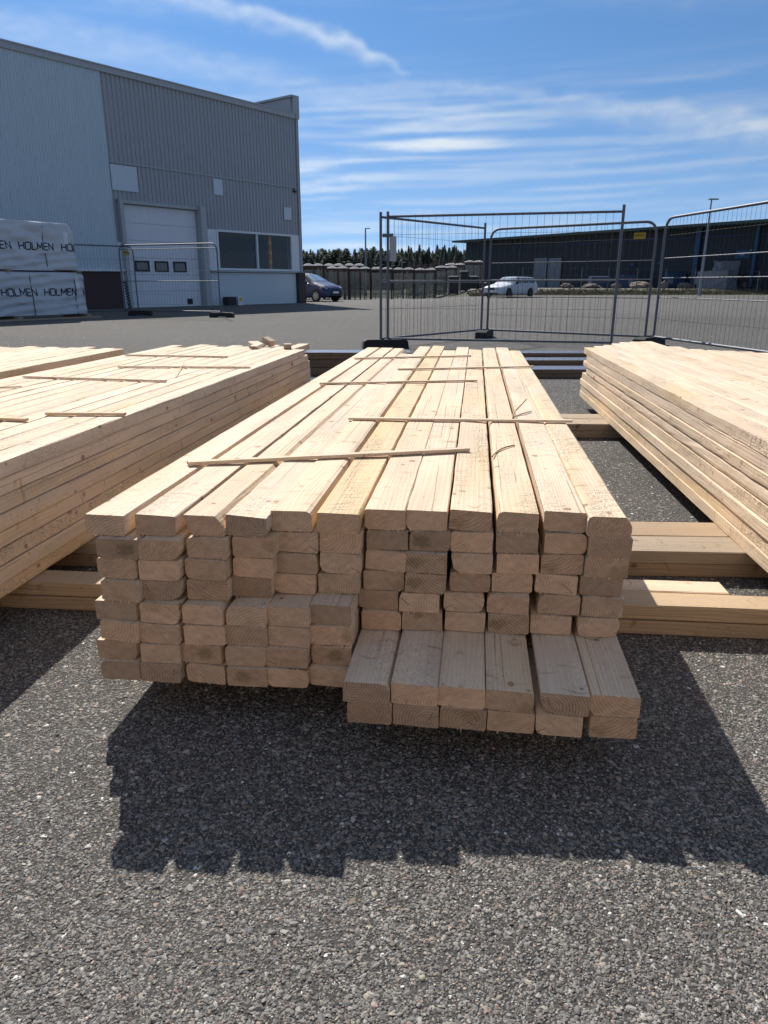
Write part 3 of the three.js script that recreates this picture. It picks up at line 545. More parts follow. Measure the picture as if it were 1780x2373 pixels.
{ // smooth dark beams beyond the far ends: planed, sealed tops that mirror the sky
  const skin = new THREE.MeshPhysicalMaterial({ name: 'sealed_wood', map: OLD[0].map, color: new THREE.Color().setRGB(0.42, 0.36, 0.34), roughness: 0.24, clearcoat: 0.6, clearcoatRoughness: 0.15 });
  const q = (z, n) => [[0.75, z], [4.2, z + 0.02]];
  const names = ['closest to the stacks', 'between the two others', 'closest to the fence'];
  [-8.10, -9.08, -10.02].forEach((z, i) => { for (const [y, k] of [[0.0005, 0], [0.0487, 1]]) bearer(...q(z), 0.36, 0.0475, y, `${k ? 'upper' : 'lower'} dark glossy beam on the asphalt beyond the stacks, row ${names[i]}`, skin, 100 + i * 2 + k, 'dark glossy beams beyond the stacks'); });
  for (let k = 0; k < 3; k++) bearer([-2.6, -8.35 - 0.04 * k], [0.30, -8.30 - 0.04 * k], 0.34, 0.082, 0.0008 + k * 0.0835, `${['bottom', 'middle', 'top'][k]} dark beam of the pile between the far ends of two stacks`, skin, 110 + k, 'dark glossy beams beyond the stacks');
}
{ // unseen board packs added behind the camera to screen blue sky: the sun on them throws warm light back into the shade
  const g = new THREE.BoxGeometry(4.8, 0.047, 0.10), R = rng(71);
  for (const [x, s] of [[-2.5, 'towards the hall'], [2.5, 'away from the hall']]) for (const [y, w] of [[0.1, 'lower'], [1.36, 'upper']]) {
    const t = thing('added_board_pack', `${w} added unseen pack of pale boards facing the stacks' sawn ends, ${s}`, 'timber pack', [x, y, 3.0], 0, 'added bounce packs out of view');
    obj('core', box(4.7, 1.2, 1.0, 0, 0.6, 0.55), SIDE[5], t);
    for (let k = 0; k < 24; k++) { const b = obj('board', g, SIDE[Math.floor(R() * 6)], t); b.position.set((R() - 0.5) * 0.05, 0.0245 + k * 0.05, (R() - 0.5) * 0.006); }
    for (const bx of [-1.8, 0, 1.8]) obj('bearer', box(0.1, y > 1 ? 0.058 : 0.098, 1.1, bx, y > 1 ? -0.031 : -0.05, 0.5), OLD[0], t);
  }
}
lap('timber');

// ------------------------------------------------------------------ the grey hall
// local x runs along the front wall from its corner towards the yard (t), y up, +z into the building
const HALL_A = 38 * Math.PI / 180;
const hall = thing('industrial_hall', 'grey corrugated industrial hall with white roller door and large office window', 'building', [-4.3, 0, -39], Math.atan2(-Math.cos(HALL_A), -Math.sin(HALL_A)));
function corrugated(x0, x1, y0, y1, period, depth, z0) {     // trapezoid sheet, ribs upright, face towards -z
  const P = [], U = [], q = [[0, 0], [0.30, 0], [0.42, -depth], [0.88, -depth]];
  const line = [];
  for (let x = x0; x < x1 - 1e-6; x += period) for (const [f, d] of q) { const xx = x + f * period; if (xx < x1) line.push([xx, d]); }
  line.push([x1, 0]);
  for (let i = 0; i + 1 < line.length; i++) {
    const [a, da] = line[i], [b, db] = line[i + 1], A = [a, y0, z0 + da], B = [b, y0, z0 + db], C = [b, y1, z0 + db], D = [a, y1, z0 + da];
    P.push(...A, ...C, ...B, ...A, ...D, ...C); U.push(a, y0, b, y1, b, y0, a, y0, a, y1, b, y1);
  }
  const g = new THREE.BufferGeometry(); g.setAttribute('position', new THREE.Float32BufferAttribute(P, 3)); g.setAttribute('uv', new THREE.Float32BufferAttribute(U, 2)); g.computeVertexNormals(); return g;
}
function brickwork(x0, x1, y0, y1, z, R, depth = 0.06) {     // running bond: separate bricks proud of the joint
  const gs = [], bw = 0.25, bh = 0.0775; let row = 0;
  for (let y = y0; y < y1 - 0.02; y += bh, row++) for (let x = x0 - (row % 2) * bw / 2; x < x1; x += bw) {
    const a = Math.max(x, x0) + 0.005, b = Math.min(x + bw, x1) - 0.005; if (b - a < 0.03) continue;
    gs.push(box(b - a, Math.min(bh, y1 - y) - 0.011, depth, (a + b) / 2, y + bh / 2, z + depth / 2 - 0.012 - R() * 0.004));
  }
  return gs;
}
{
  const P = (name, gs, m, parent = hall) => obj(name, gs, m, parent);
  const R = rng(99), T = 8.66, LEN = 30;
  P('wall', [box(LEN - 10.42, T - 0.1, 0.25, (LEN + 10.42) / 2, (T - 0.1) / 2, 0.28), box(10.4, T - 4.25, 0.25, 5.2, (T + 4.05) / 2, 0.28), box(0.42, 4.1, 0.25, 6.15, 2.05, 0.28), box(0.55, 4.1, 0.25, 0.275, 2.05, 0.28), box(4.82, 1.6, 0.25, 2.96, 0.8, 0.28), box(4.82, 0.8, 0.25, 2.96, 3.72, 0.28), box(0.55, 4.1, 0.25, 5.66, 2.05, 0.281), box(0.12, 4.1, 0.25, 10.36, 2.05, 0.28)], M.cladDark);
  P('corrugated_cladding', corrugated(0.02, 10.5, 5.58, T, 0.20, 0.04, 0.10), M.cladDark);
  P('corrugated_cladding', [corrugated(0.02, 6.02, 3.34, 5.52, 0.20, 0.04, 0.10), corrugated(6.02, 10.5, 4.2, 5.52, 0.20, 0.04, 0.10), corrugated(10.22, 10.5, 2.62, 4.2, 0.10, 0.03, 0.10)], M.cladDark);
  P('corrugated_cladding', corrugated(10.5, LEN, 1.52, T, 0.12, 0.018, 0.06), M.cladLight);
  P('joint_flashing', box(10.5, 0.05, 0.05, 5.25, 5.55, 0.055), M.trim);
  P('roof_fascia', [box(LEN + 0.1, 0.20, 0.16, LEN / 2, T + 0.08, 0.06), box(LEN + 0.1, 0.05, 0.30, LEN / 2, T + 0.205, 0.10)], M.trim);
  P('corner_trim', box(0.16, T - 1.5, 0.16, -0.06, (T + 1.5) / 2, 0.09), M.cladDark);
  const par = P('side_wall', box(0.25, 9.6, 24, -0.06, 4.8, 12.28), M.cladDark); P('coping', box(0.42, 0.09, 24.2, -0.06, 9.66, 12.22), M.trim, par);
  P('corner_trim', box(0.22, 1.0, 0.22, -0.06, 9.15, 0.05), M.trim);
  P('roof', box(LEN - 0.1, 0.2, 24, LEN / 2 + 0.05, T - 0.05, 12.5), M.roofing);
  P('rear_wall', box(LEN, T, 0.25, LEN / 2, T / 2, 24.4), M.cladDark);
  for (const [a, b, y0, y1] of [[9.3, 10.48, 4.53, 5.46], [4.87, 5.38, 4.79, 5.45], [0.57, 1.05, 4.02, 4.59]]) P('cover_panel', box(b - a, y1 - y0, 0.03, (a + b) / 2, (y0 + y1) / 2, 0.035), M.patch);
  P('floodlight', [box(0.14, 0.09, 0.1, 0.3, 5.36, -0.02), box(0.05, 0.14, 0.05, 0.3, 5.44, 0.03)], M.black);
  // brick plinths
  const w1 = P('white_brick_plinth', box(5.55, 1.46, 0.2, 3.1, 0.73, 0.21), M.mortarW); const b1 = P('bricks', brickwork(0.33, 5.87, 0, 1.46, 0.09, R), M.whiteBrick, w1); b1.userData.kind = 'stuff';
  const w2 = P('brown_brick_pier', box(0.50, 1.5, 0.5, 0.06, 0.75, 0.16), M.mortarB); const b2 = P('bricks', brickwork(-0.19, 0.31, 0, 1.5, -0.10, R), M.brownBrick, w2); b2.userData.kind = 'stuff';
  const w3 = P('brown_brick_plinth', box(LEN - 10.5, 1.45, 0.2, (LEN + 10.5) / 2, 0.725, 0.16), M.mortarB); const b3 = P('bricks', brickwork(10.52, 17, 0, 1.45, 0.05, R), M.brownBrick, w3); b3.userData.kind = 'stuff';
  P('sill_strip', [box(LEN - 10.2, 0.07, 0.16, (LEN + 10.2) / 2, 1.485, 0.03)], M.white);
  P('sill_strip', box(6.1, 0.06, 0.22, 2.85, 1.53, 0.05), M.trim);
  // white panels round the office window
  P('white_panel', [box(0.56, 1.76, 0.05, 5.62, 2.45, 0.09), box(0.50, 1.76, 0.05, 0.28, 2.45, 0.09), box(0.28, 2.6, 0.05, 10.36, 1.3, 0.09)], M.white);
  // office window with the room behind it
  const win = P('office_window', [box(4.86, 0.09, 0.14, 2.96, 3.29, 0.10), box(4.86, 0.09, 0.14, 2.96, 1.62, 0.10), box(0.09, 1.58, 0.14, 5.345, 2.455, 0.10), box(0.09, 1.58, 0.14, 0.575, 2.455, 0.10), box(0.08, 1.58, 0.13, 2.92, 2.455, 0.10)], M.white);
  P('pane', pane(2.34, 1.58, 4.13, 2.455, 0.12, Math.PI), M.tintGlass, win); P('pane', pane(2.27, 1.58, 1.75, 2.455, 0.12, Math.PI), M.tintGlass, win);
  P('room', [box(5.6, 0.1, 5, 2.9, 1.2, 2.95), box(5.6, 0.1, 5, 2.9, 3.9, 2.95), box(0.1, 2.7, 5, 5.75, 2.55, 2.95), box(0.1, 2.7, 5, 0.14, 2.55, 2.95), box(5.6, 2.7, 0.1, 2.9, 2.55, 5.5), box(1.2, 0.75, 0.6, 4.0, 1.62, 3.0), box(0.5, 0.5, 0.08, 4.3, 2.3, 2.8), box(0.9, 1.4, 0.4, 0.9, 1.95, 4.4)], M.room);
  const strip = P('striped_pole', box(0.12, 1.6, 0.12, 1.86, 2.4, 0.32), M.orange); P('band', [box(0.135, 0.16, 0.135, 1.86, 2.9, 0.32), box(0.135, 0.16, 0.135, 1.86, 2.45, 0.32), box(0.135, 0.16, 0.135, 1.86, 2.0, 0.32)], M.yellow, strip);
  // roller door: five sections, three lights, a vent
  const door = P('sectional_door', box(3.9, 0.06, 0.05, 8.25, 4.03, 0.22), M.trim);
  for (let i = 0; i < 6; i++) {
    const y0 = i * 0.672 + 0.006, s = box(3.86, 0.662, 0.045, 8.24, y0 + 0.331, 0.20);
    const sec = P('door_section', [s, box(3.86, 0.012, 0.05, 8.24, y0 + 0.655, 0.2)], M.doorWhite, door);
    if (i < 3) { const ribs = []; for (let x = 6.4; x < 10.1; x += 0.16) ribs.push(box(0.012, 0.64, 0.01, x, y0 + 0.33, 0.175)); }
  }
  for (const c of [9.375, 8.41, 7.46]) { const f = P('door_light', [box(0.70, 0.07, 0.04, c, 1.865, 0.165), box(0.70, 0.07, 0.04, c, 1.50, 0.165), box(0.07, 0.30, 0.04, c - 0.315, 1.683, 0.165), box(0.07, 0.30, 0.04, c + 0.315, 1.683, 0.165)], M.black, door); P('pane', box(0.56, 0.295, 0.008, c, 1.683, 0.168), std([0.16, 0.14, 0.13], 0.08), door); }
  P('vent', [box(0.28, 0.24, 0.03, 7.06, 0.21, 0.165)], M.black, door);
  P('door_jamb', [box(0.16, 4.22, 0.34, 10.26, 2.11, 0.02), box(0.05, 4.2, 0.03, 10.16, 2.1, 0.18)], M.trim);
  P('door_jamb', [box(0.30, 4.22, 0.36, 6.22, 2.11, 0.01), box(0.05, 4.2, 0.03, 6.40, 2.1, 0.18)], M.trim);
  P('door_head', box(4.2, 0.12, 0.16, 8.24, 4.13, 0.06), M.trim);
}
function hallPoint(t, z = 0, y = 0) { return hall.localToWorld(new THREE.Vector3(t, y, z)); }
hall.updateMatrixWorld(true);
{ // small things at the foot of the wall
  const p = hallPoint(4.55, -0.25); const b = thing('carton', 'small white carton with yellow label against the white brick plinth', 'box', [p.x, 0, p.z], hall.rotation.y);
  obj('carton_body', box(0.30, 0.42, 0.24, 0, 0.21, 0), M.paper, b); obj('carton_label', box(0.16, 0.16, 0.004, 0, 0.27, -0.123), M.yellow, b);
  const q = hallPoint(5.1, -0.25); const c = thing('crate', 'low dark crate beside the white carton at the plinth', 'crate', [q.x, 0, q.z], hall.rotation.y);
  obj('crate_wall', [box(0.5, 0.36, 0.03, 0, 0.2, -0.17), box(0.5, 0.36, 0.03, 0, 0.2, 0.17), box(0.03, 0.36, 0.31, -0.235, 0.2, 0), box(0.03, 0.36, 0.31, 0.235, 0.2, 0)], M.darkBin, c); obj('crate_floor', box(0.44, 0.02, 0.31, 0, 0.03, 0), M.darkBin, c);
}

// ------------------------------------------------------------------ wrapped timber packs with their printed wrap
function wrapTexture(starts, labelAt) {                      // canvas 5.2 m x 1.4 m seen from the front, right end of the pack at x = 2048
  const W = 2048, H = 552, s = W / 5.2, c = document.createElement('canvas'); c.width = W; c.height = H; const g = c.getContext('2d'), R = rng(5);
  g.fillStyle = '#c2c6ca'; g.fillRect(0, 0, W, H);
  for (let i = 0; i < 500; i++) { g.fillStyle = `rgba(${R() < 0.5 ? '235,240,245' : '180,190,200'},${0.02 + R() * 0.05})`; g.fillRect(R() * W, R() * H, 20 + R() * 160, 4 + R() * 30); }
  const letters = {
    H: [[[0, 0], [0, 1]], [[0.95, 0], [0.95, 1]], [[0, 0.5], [0.95, 0.5]]], L: [[[0, 0], [0, 1], [0.8, 1]]], M: [[[0, 1], [0, 0], [0.5, 0.72], [1.0, 0], [1.0, 1]]], E: [[[0.8, 0], [0, 0], [0, 1], [0.8, 1]], [[0, 0.5], [0.75, 0.5]]], N: [[[0, 1], [0, 0], [0.9, 1], [0.9, 0]]],
    O: [[[0.12, 0], [0.88, 0], [1.0, 0.12], [1.0, 0.88], [0.88, 1], [0.12, 1], [0, 0.88], [0, 0.12], [0.12, 0]]] };
  const adv = { H: 1.25, O: 1.28, L: 1.05, M: 1.30, E: 1.08, N: 0.9 };
  const cap = 0.185 * s, unit = 0.148 * s; g.strokeStyle = '#1b2233'; g.lineWidth = 0.034 * s; g.lineJoin = 'round';
  for (const st of starts) {
    let x = W - st * s; const y = 0.87 * s;
    for (const ch of 'HOLMEN') { for (const line of letters[ch]) { g.beginPath(); line.forEach(([a, b], i) => { const px = x + a * unit, py = y + (b - 1) * cap; if (i) g.lineTo(px, py); else g.moveTo(px, py); }); g.stroke(); } x += adv[ch] * unit; }
    g.fillStyle = 'rgba(50,60,80,0.55)'; for (let k = 0; k < 14; k++) g.fillRect(W - st * s + 0.38 * s + k * 8.5, y + 0.21 * s, 5 + R() * 3, 6);
  }
  g.fillStyle = '#e6eaee'; g.fillRect(W - labelAt * s, 0.37 * s, 0.12 * s, 0.32 * s); g.fillStyle = 'rgba(60,70,90,0.5)'; for (let k = 0; k < 7; k++) g.fillRect(W - labelAt * s + 6, 0.40 * s + k * 15, 20 + R() * 22, 3);
  const t = new THREE.CanvasTexture(c); t.colorSpace = THREE.SRGBColorSpace; t.magFilter = THREE.LinearFilter; t.wrapS = t.wrapT = THREE.ClampToEdgeWrapping; return t;
}
{
  const a = 33.5 * Math.PI / 180, turn = Math.atan2(-Math.cos(a), -Math.sin(a));   // local x: from the pack's end in view, away along its side; +z towards the wall
  function pack(px, pz, y, H, starts, straps, labelAt, label, seed) {
    const L = 5.2, D = 1.15, p = thing('timber_pack', label, 'timber pack', [px, y, pz], turn, 'wrapped timber packs by the hall');
    const m = new THREE.MeshStandardMaterial({ map: wrapTexture(starts, labelAt), roughness: 0.42 });
    const nx = 190, ny = 56, P = [], U = [], I = [];
    const dent = (s, t) => {                                 // slack folds that run from strap to strap
      let d = (fbm(s * 1.6 + seed, t * 2.2, 4) - 0.5) * 0.10;
      for (const st of straps) { const q = Math.abs(s - st); d += 0.018 * Math.exp(-q * q / 0.003); }
      const fold = Math.sin(t * 26 + s * 3.2 + 4 * fbm(s * 0.9 + seed, t * 1.4, 2)); d += fold * 0.022 * smooth(0.25, 1, fbm(s * 1.1 + 7 + seed, t * 0.9, 2) * 1.5) * (0.4 + 0.9 * Math.abs(t / H - 0.5));
      d += 0.024 * Math.sin((s * 2.4 - t * 5.5 + seed) * 2.3) * smooth(0.45, 0.75, fbm(s * 0.8, t * 0.8 + seed, 2));
      return d;
    };
    const sheet = (f) => { const o = P.length / 3; for (let j = 0; j <= ny; j++) for (let i = 0; i <= nx; i++) { const [x, yy, z, u, v] = f(i / nx, j / ny); P.push(x, yy, z); U.push(u, v); } for (let j = 0; j < ny; j++) for (let i = 0; i < nx; i++) { const q = o + j * (nx + 1) + i; I.push(q, q + nx + 1, q + 1, q + 1, q + nx + 1, q + nx + 2); } };
    const soft = (e) => 0.055 * (1 - Math.sqrt(clamp(1 - Math.pow(clamp((e - 0.9) / 0.1), 2))));                 // rounded upper edge
    sheet((s, t) => { const x = s * L; return [x + (s < 0.02 ? soft(t) * 0.8 : 0), t * H - (s < 0.012 ? 0.03 * t : 0), dent(x, t * H) + soft(t), 1 - x / 5.2, t * H / 1.4]; });
    sheet((s, t) => [dent(s * 3 + 9, t * H) + soft(t), t * H, s * D + (s < 0.05 ? soft(t) : 0), 0.985, 0.05 + t * 0.25]);
    sheet((s, t) => [s * L + (s < 0.02 ? 0.08 : 0), H + 0.015 * (fbm(s * 6 + seed, t * 3, 3) - 0.5) - 0.01, 0.09 + t * (D - 0.1), 0.5, 0.05 + t * 0.1]);
    const g = new THREE.BufferGeometry(); g.setAttribute('position', new THREE.Float32BufferAttribute(P, 3)); g.setAttribute('uv', new THREE.Float32BufferAttribute(U, 2)); g.setIndex(I); g.computeVertexNormals();
    obj('wrap', g, m, p);
    obj('timber_core', box(L - 0.12, H - 0.06, D - 0.12, L / 2 + 0.03, H / 2 + 0.0, D / 2 + 0.03), SIDE[0], p);
    for (const st of straps) obj('strap', tube([[st, 0, 0.0], [st, H * 0.33, dent(st, H * 0.33) - 0.008], [st, H * 0.66, dent(st, H * 0.66) - 0.008], [st, H * 0.93, dent(st, H * 0.93) + 0.004]], 0.010, 20, 5), M.black, p);
  }
  const lo = onLevel(203, 727, 0.12);
  pack(lo.x, lo.z, 0.13, 1.17, [0.04, 1.29, 2.54, 3.79, 5.0], [0.30, 1.66, 3.0, 4.4], 0.27, 'lower wrapped timber pack, its printed wrap showing folds near the ground', 3.1);
  pack(lo.x - 0.02 - 0.09, lo.z + 0.10, 1.36, 1.27, [0.40, 1.67, 2.94, 4.21], [0.92, 2.6, 4.3], 0.30, 'upper wrapped timber pack resting on the lower one', 8.4);
  const dir = new THREE.Vector3(-Math.sin(a), 0, Math.cos(a)), inn = new THREE.Vector3(-Math.cos(a), 0, -Math.sin(a));
  [[0.05, 'closest to the brown plinth'], [2.2, 'under the middle'], [4.3, 'under the far half']].forEach(([s, w], k) => {
    const b = lo.clone().addScaledVector(dir, s); tag(obj('pack_bearer', box(0.12, 0.115, 1.35, 0, 0.058, 0.5), OLD[1]), `dark squared bearer under the lower wrapped pack, ${w}`, 'bearer', 'bearers under the wrapped packs'); const o = scene.children.at(-1); o.position.set(b.x, 0.002, b.z); o.rotation.y = turn;
    tag(obj('pack_bearer', box(0.10, 0.058, 1.2, 0, 0.029, 0.55), OLD[1]), `squared bearer between the two wrapped packs, ${w}`, 'bearer', 'bearers under the wrapped packs'); const o2 = scene.children.at(-1); o2.position.set(b.x - 0.03, 1.301, b.z + 0.05); o2.rotation.y = turn;
  });
  const q = lo.clone().addScaledVector(dir, -0.25).addScaledVector(inn, -0.12);
  tag(obj('plank', box(3.2, 0.045, 0.14, 1.5, 0.024, 0), OLD[1]), 'dark plank lying on the asphalt along the foot of the wrapped packs', 'plank'); const pl = scene.children.at(-1); pl.position.set(q.x, 0.002, q.z); pl.rotation.y = turn;
}

// ------------------------------------------------------------------ temporary wire fence
// local x along the panel, y up; built at the foot of its first post
function fencePanel(A, B, o) {
  const L = Math.hypot(B[0] - A[0], B[1] - A[1]), g = thing('wire_fence', o.label, 'wire fence', [A[0], o.y ?? 0.12, A[1]], Math.atan2(-(B[1] - A[1]), B[0] - A[0]), 'temporary wire fence panels');
  if (o.lean) { g.rotation.order = 'YXZ'; g.rotation.z = o.lean; }
  const H = o.h || 2.0, r = 0.021;
  if (o.round) {
    const k = 0.17, pts = [[0, 0, 0], [0, H * 0.5, 0], [0, H - k, 0]]; for (const s of [0.3, 0.6, 0.9]) pts.push([k * (1 - Math.cos(s * 1.57)), H - k + k * Math.sin(s * 1.57), 0]);
    pts.push([k, H, 0], [L * 0.5, H + (o.sag || 0), 0], [L - k, H, 0]); for (const s of [0.1, 0.4, 0.7]) pts.push([L - k + k * Math.sin(s * 1.57), H - k + k * Math.cos(s * 1.57), 0]);
    pts.push([L, H - k, 0], [L, H * 0.5, 0], [L, 0, 0]);
    obj('frame', tube(pts, r, 110, 8), M.galv, g); obj('bottom_rail', bar([0, 0.05, 0], [L, 0.05, 0], r * 0.95), M.galv, g);
  } else {
    obj('post', bar([0, -0.06, 0], [0, H + 0.07, 0], r), M.galv, g); obj('post', bar([L, -0.06, 0], [L, H + 0.09, 0], r), M.galv, g);
    obj('top_rail', bar([0, H, 0], [L, H, 0], r * 0.85), M.galv, g); obj('bottom_rail', bar([0, 0.05, 0], [L, 0.05, 0], r * 0.85), M.galv, g);
  }
  for (const y of o.rails || []) obj('rail', bar([0, y * H, 0], [L, y * H, 0], o.railR || 0.011), M.galv, g);
  const R = rng(o.seed), gs = [], step = o.step || 0.105;
  for (let x = step; x < L - 0.03; x += step) { const j = () => (R() - 0.5) * 0.012, top = H + (o.round ? -0.01 : 0.035 * R()); const bend = R() < 0.10 ? (R() - 0.5) * 0.05 : 0; if (o.round && (x < 0.05 || x > L - 0.05)) continue; gs.push(bar([x + j(), 0.03, 0.004], [x + j() + bend, H * 0.6, 0.004 + j()], 0.0021, 4), bar([x + bend, H * 0.6, 0.004], [x + j(), top, 0.004], 0.0021, 4)); }
  for (const y of o.wires || []) gs.push(bar([0, y * H, -0.004], [L * 0.5, y * H + (R() - 0.5) * 0.02, -0.004], 0.0022, 4), bar([L * 0.5, y * H + 0.003, -0.004], [L, y * H, -0.004], 0.0022, 4));
  obj('wire_mesh', gs, M.wire, g);
  if (o.tag) {
    const plate = obj('name_plate', box(0.19, 0.10, 0.004, o.tag * L, H - 0.21, 0.02), std([0.42, 0.29, 0.04], 0.6), g);
    if (o.text) obj('lettering', box(0.168, 0.05, 0.002, o.tag * L, H - 0.20, 0.0235), o.text, plate); else obj('lettering', box(0.14, 0.025, 0.002, o.tag * L, H - 0.20, 0.0235), M.black, plate);
  }
  return g;
}
function textPlate(str) {
  const c = document.createElement('canvas'); c.width = 256; c.height = 76; const g = c.getContext('2d'); g.fillStyle = '#b08f2a'; g.fillRect(0, 0, 256, 76); g.fillStyle = '#231a10'; g.font = 'bold 62px sans-serif'; g.textAlign = 'center'; g.textBaseline = 'middle'; g.fillText(str, 128, 40, 246);
  const t = new THREE.CanvasTexture(c); t.colorSpace = THREE.SRGBColorSpace; t.magFilter = THREE.LinearFilter; return new THREE.MeshStandardMaterial({ map: t, roughness: 0.6 });
}
function plateFace(mesh) { const p = mesh.geometry.attributes.position, u = mesh.geometry.attributes.uv; mesh.geometry.computeBoundingBox(); const b = mesh.geometry.boundingBox; for (let i = 0; i < p.count; i++) u.setXY(i, (p.getX(i) - b.min.x) / (b.max.x - b.min.x), (p.getY(i) - b.min.y) / (b.max.y - b.min.y)); }
function fenceFoot(x, z, turn, label) {                      // recycled rubber block with lifting notches and post holes
  const s = new THREE.Shape(); s.moveTo(-0.36, 0); s.lineTo(-0.16, 0); s.lineTo(-0.14, 0.03); s.lineTo(0.14, 0.03); s.lineTo(0.16, 0); s.lineTo(0.36, 0); s.lineTo(0.345, 0.105); s.lineTo(0.30, 0.13); s.lineTo(-0.30, 0.13); s.lineTo(-0.345, 0.105); s.closePath();
  const g = new THREE.ExtrudeGeometry(s, { depth: 0.20, bevelEnabled: true, bevelSize: 0.012, bevelThickness: 0.012, bevelSegments: 2 }); g.translate(0, 0, -0.10);
  const f = thing('rubber_block', label, 'rubber block', [x, 0.004, z], turn, 'rubber feet of the wire fence');
  obj('block', g, M.rubber, f); obj('post_socket', [bar([-0.05, 0.10, 0], [-0.05, 0.165, 0], 0.03), bar([0.05, 0.10, 0], [0.05, 0.165, 0], 0.03)], M.galv, f);
}
{
  const A0 = [0.02, -11.72], B1 = [1.86, -14.02], C0 = [1.98, -14.05], C1 = [4.37, -12.22], D0 = [4.50, -12.18];
  const pa = fencePanel([0.06, -11.74], [3.41, -10.93], { label: 'square cornered wire fence panel with a white sheet tied to it, standing in front', seed: 1, h: 1.87, y: 0.10, rails: [0.50], wires: [0.86, 0.28], step: 0.107, railR: 0.009 });
  fencePanel([-0.05, -11.70], B1, { label: 'square cornered wire fence panel running back from the paired posts', seed: 2, h: 1.86, y: 0.10, rails: [0.49], wires: [0.86, 0.27], step: 0.107, railR: 0.009 });
  const pc = fencePanel(C0, C1, { label: 'round cornered wire fence panel with a lettered yellow plate, behind the square one', seed: 3, h: 1.84, y: 0.10, round: true, rails: [0.36, 0.52, 0.68], wires: [0.86, 0.18], tag: 0.915, text: textPlate('BIGFIX!'), step: 0.10, railR: 0.0075 });
  pc.traverse((m) => { if (m.name === 'lettering') plateFace(m); });
  fencePanel(D0, [5.06, -8.75], { label: 'round cornered wire fence panel running out beside the timber stack', seed: 4, h: 1.88, y: 0.10, round: true, rails: [0.36, 0.52, 0.68], wires: [0.86, 0.18], step: 0.10, railR: 0.0075 });
  tag(obj('notice_sheet', box(0.105, 0.36, 0.004, 0, 0, 0), std([0.42, 0.42, 0.44], 0.8)), 'plain white upright sheet tied to the wire beside the paired posts', 'sheet'); const sh = scene.children.at(-1); sh.position.set(0.14, 1.50, -11.68); sh.rotation.y = pa.rotation.y;
  fenceFoot(0.02, -11.72, 0.15, 'rubber fence foot under the two paired posts'); fenceFoot(1.93, -14.03, 1.25, 'rubber fence foot where the square panel meets the round one'); fenceFoot(4.44, -12.2, 0.75, 'rubber fence foot where the two round panels meet'); fenceFoot(5.08, -8.72, 1.4, 'rubber fence foot at the end of the fence beside the timber stack');
  obj('clamp', [box(0.16, 0.05, 0.05, 0.0, 1.6, 0), box(0.16, 0.04, 0.05, 0, 1.25, 0)], M.galv, pa);
  // fence before the hall
  const zf = (u, v) => { const p = onLevel(u, v); return [p.x, p.z]; };
  fencePanel([-9.55, -22.55], [-7.98, -24.0], { label: 'round cornered wire fence panel half hidden by the wrapped packs', seed: 5, h: 1.98, round: true, rails: [], wires: [0.8, 0.62, 0.45, 0.3, 0.14], tag: 0.9, step: 0.11 });
  fencePanel([-8.30, -23.7], [-4.98, -22.5], { label: 'round cornered wire fence panel standing before the roller door', seed: 6, h: 2.0, round: true, rails: [0.47, 0.94], wires: [0.8, 0.62, 0.28, 0.12], tag: 0.07, step: 0.11, lean: 0.0, railR: 0.011 });
  fenceFoot(-7.85, -23.75, 0.1, 'rubber fence foot before the roller door, beside the brown plinth'); fenceFoot(-4.95, -22.5, -0.05, 'rubber fence foot before the office window');
  // a coil of cable hung on the leaning post
  const pts = []; for (let k = 0; k < 140; k++) { const t = k / 140, a = t * 70; pts.push([-8.22 + 0.05 * Math.cos(a) + 0.10 * t, 1.05 - 0.95 * t, -23.7 + 0.05 * Math.sin(a)]); }
  tag(obj('cable_coil', tube(pts, 0.016, 400, 5), M.black), 'black cable coiled down the fence post beside the brown plinth', 'cable');
}
lap('hall, fence');

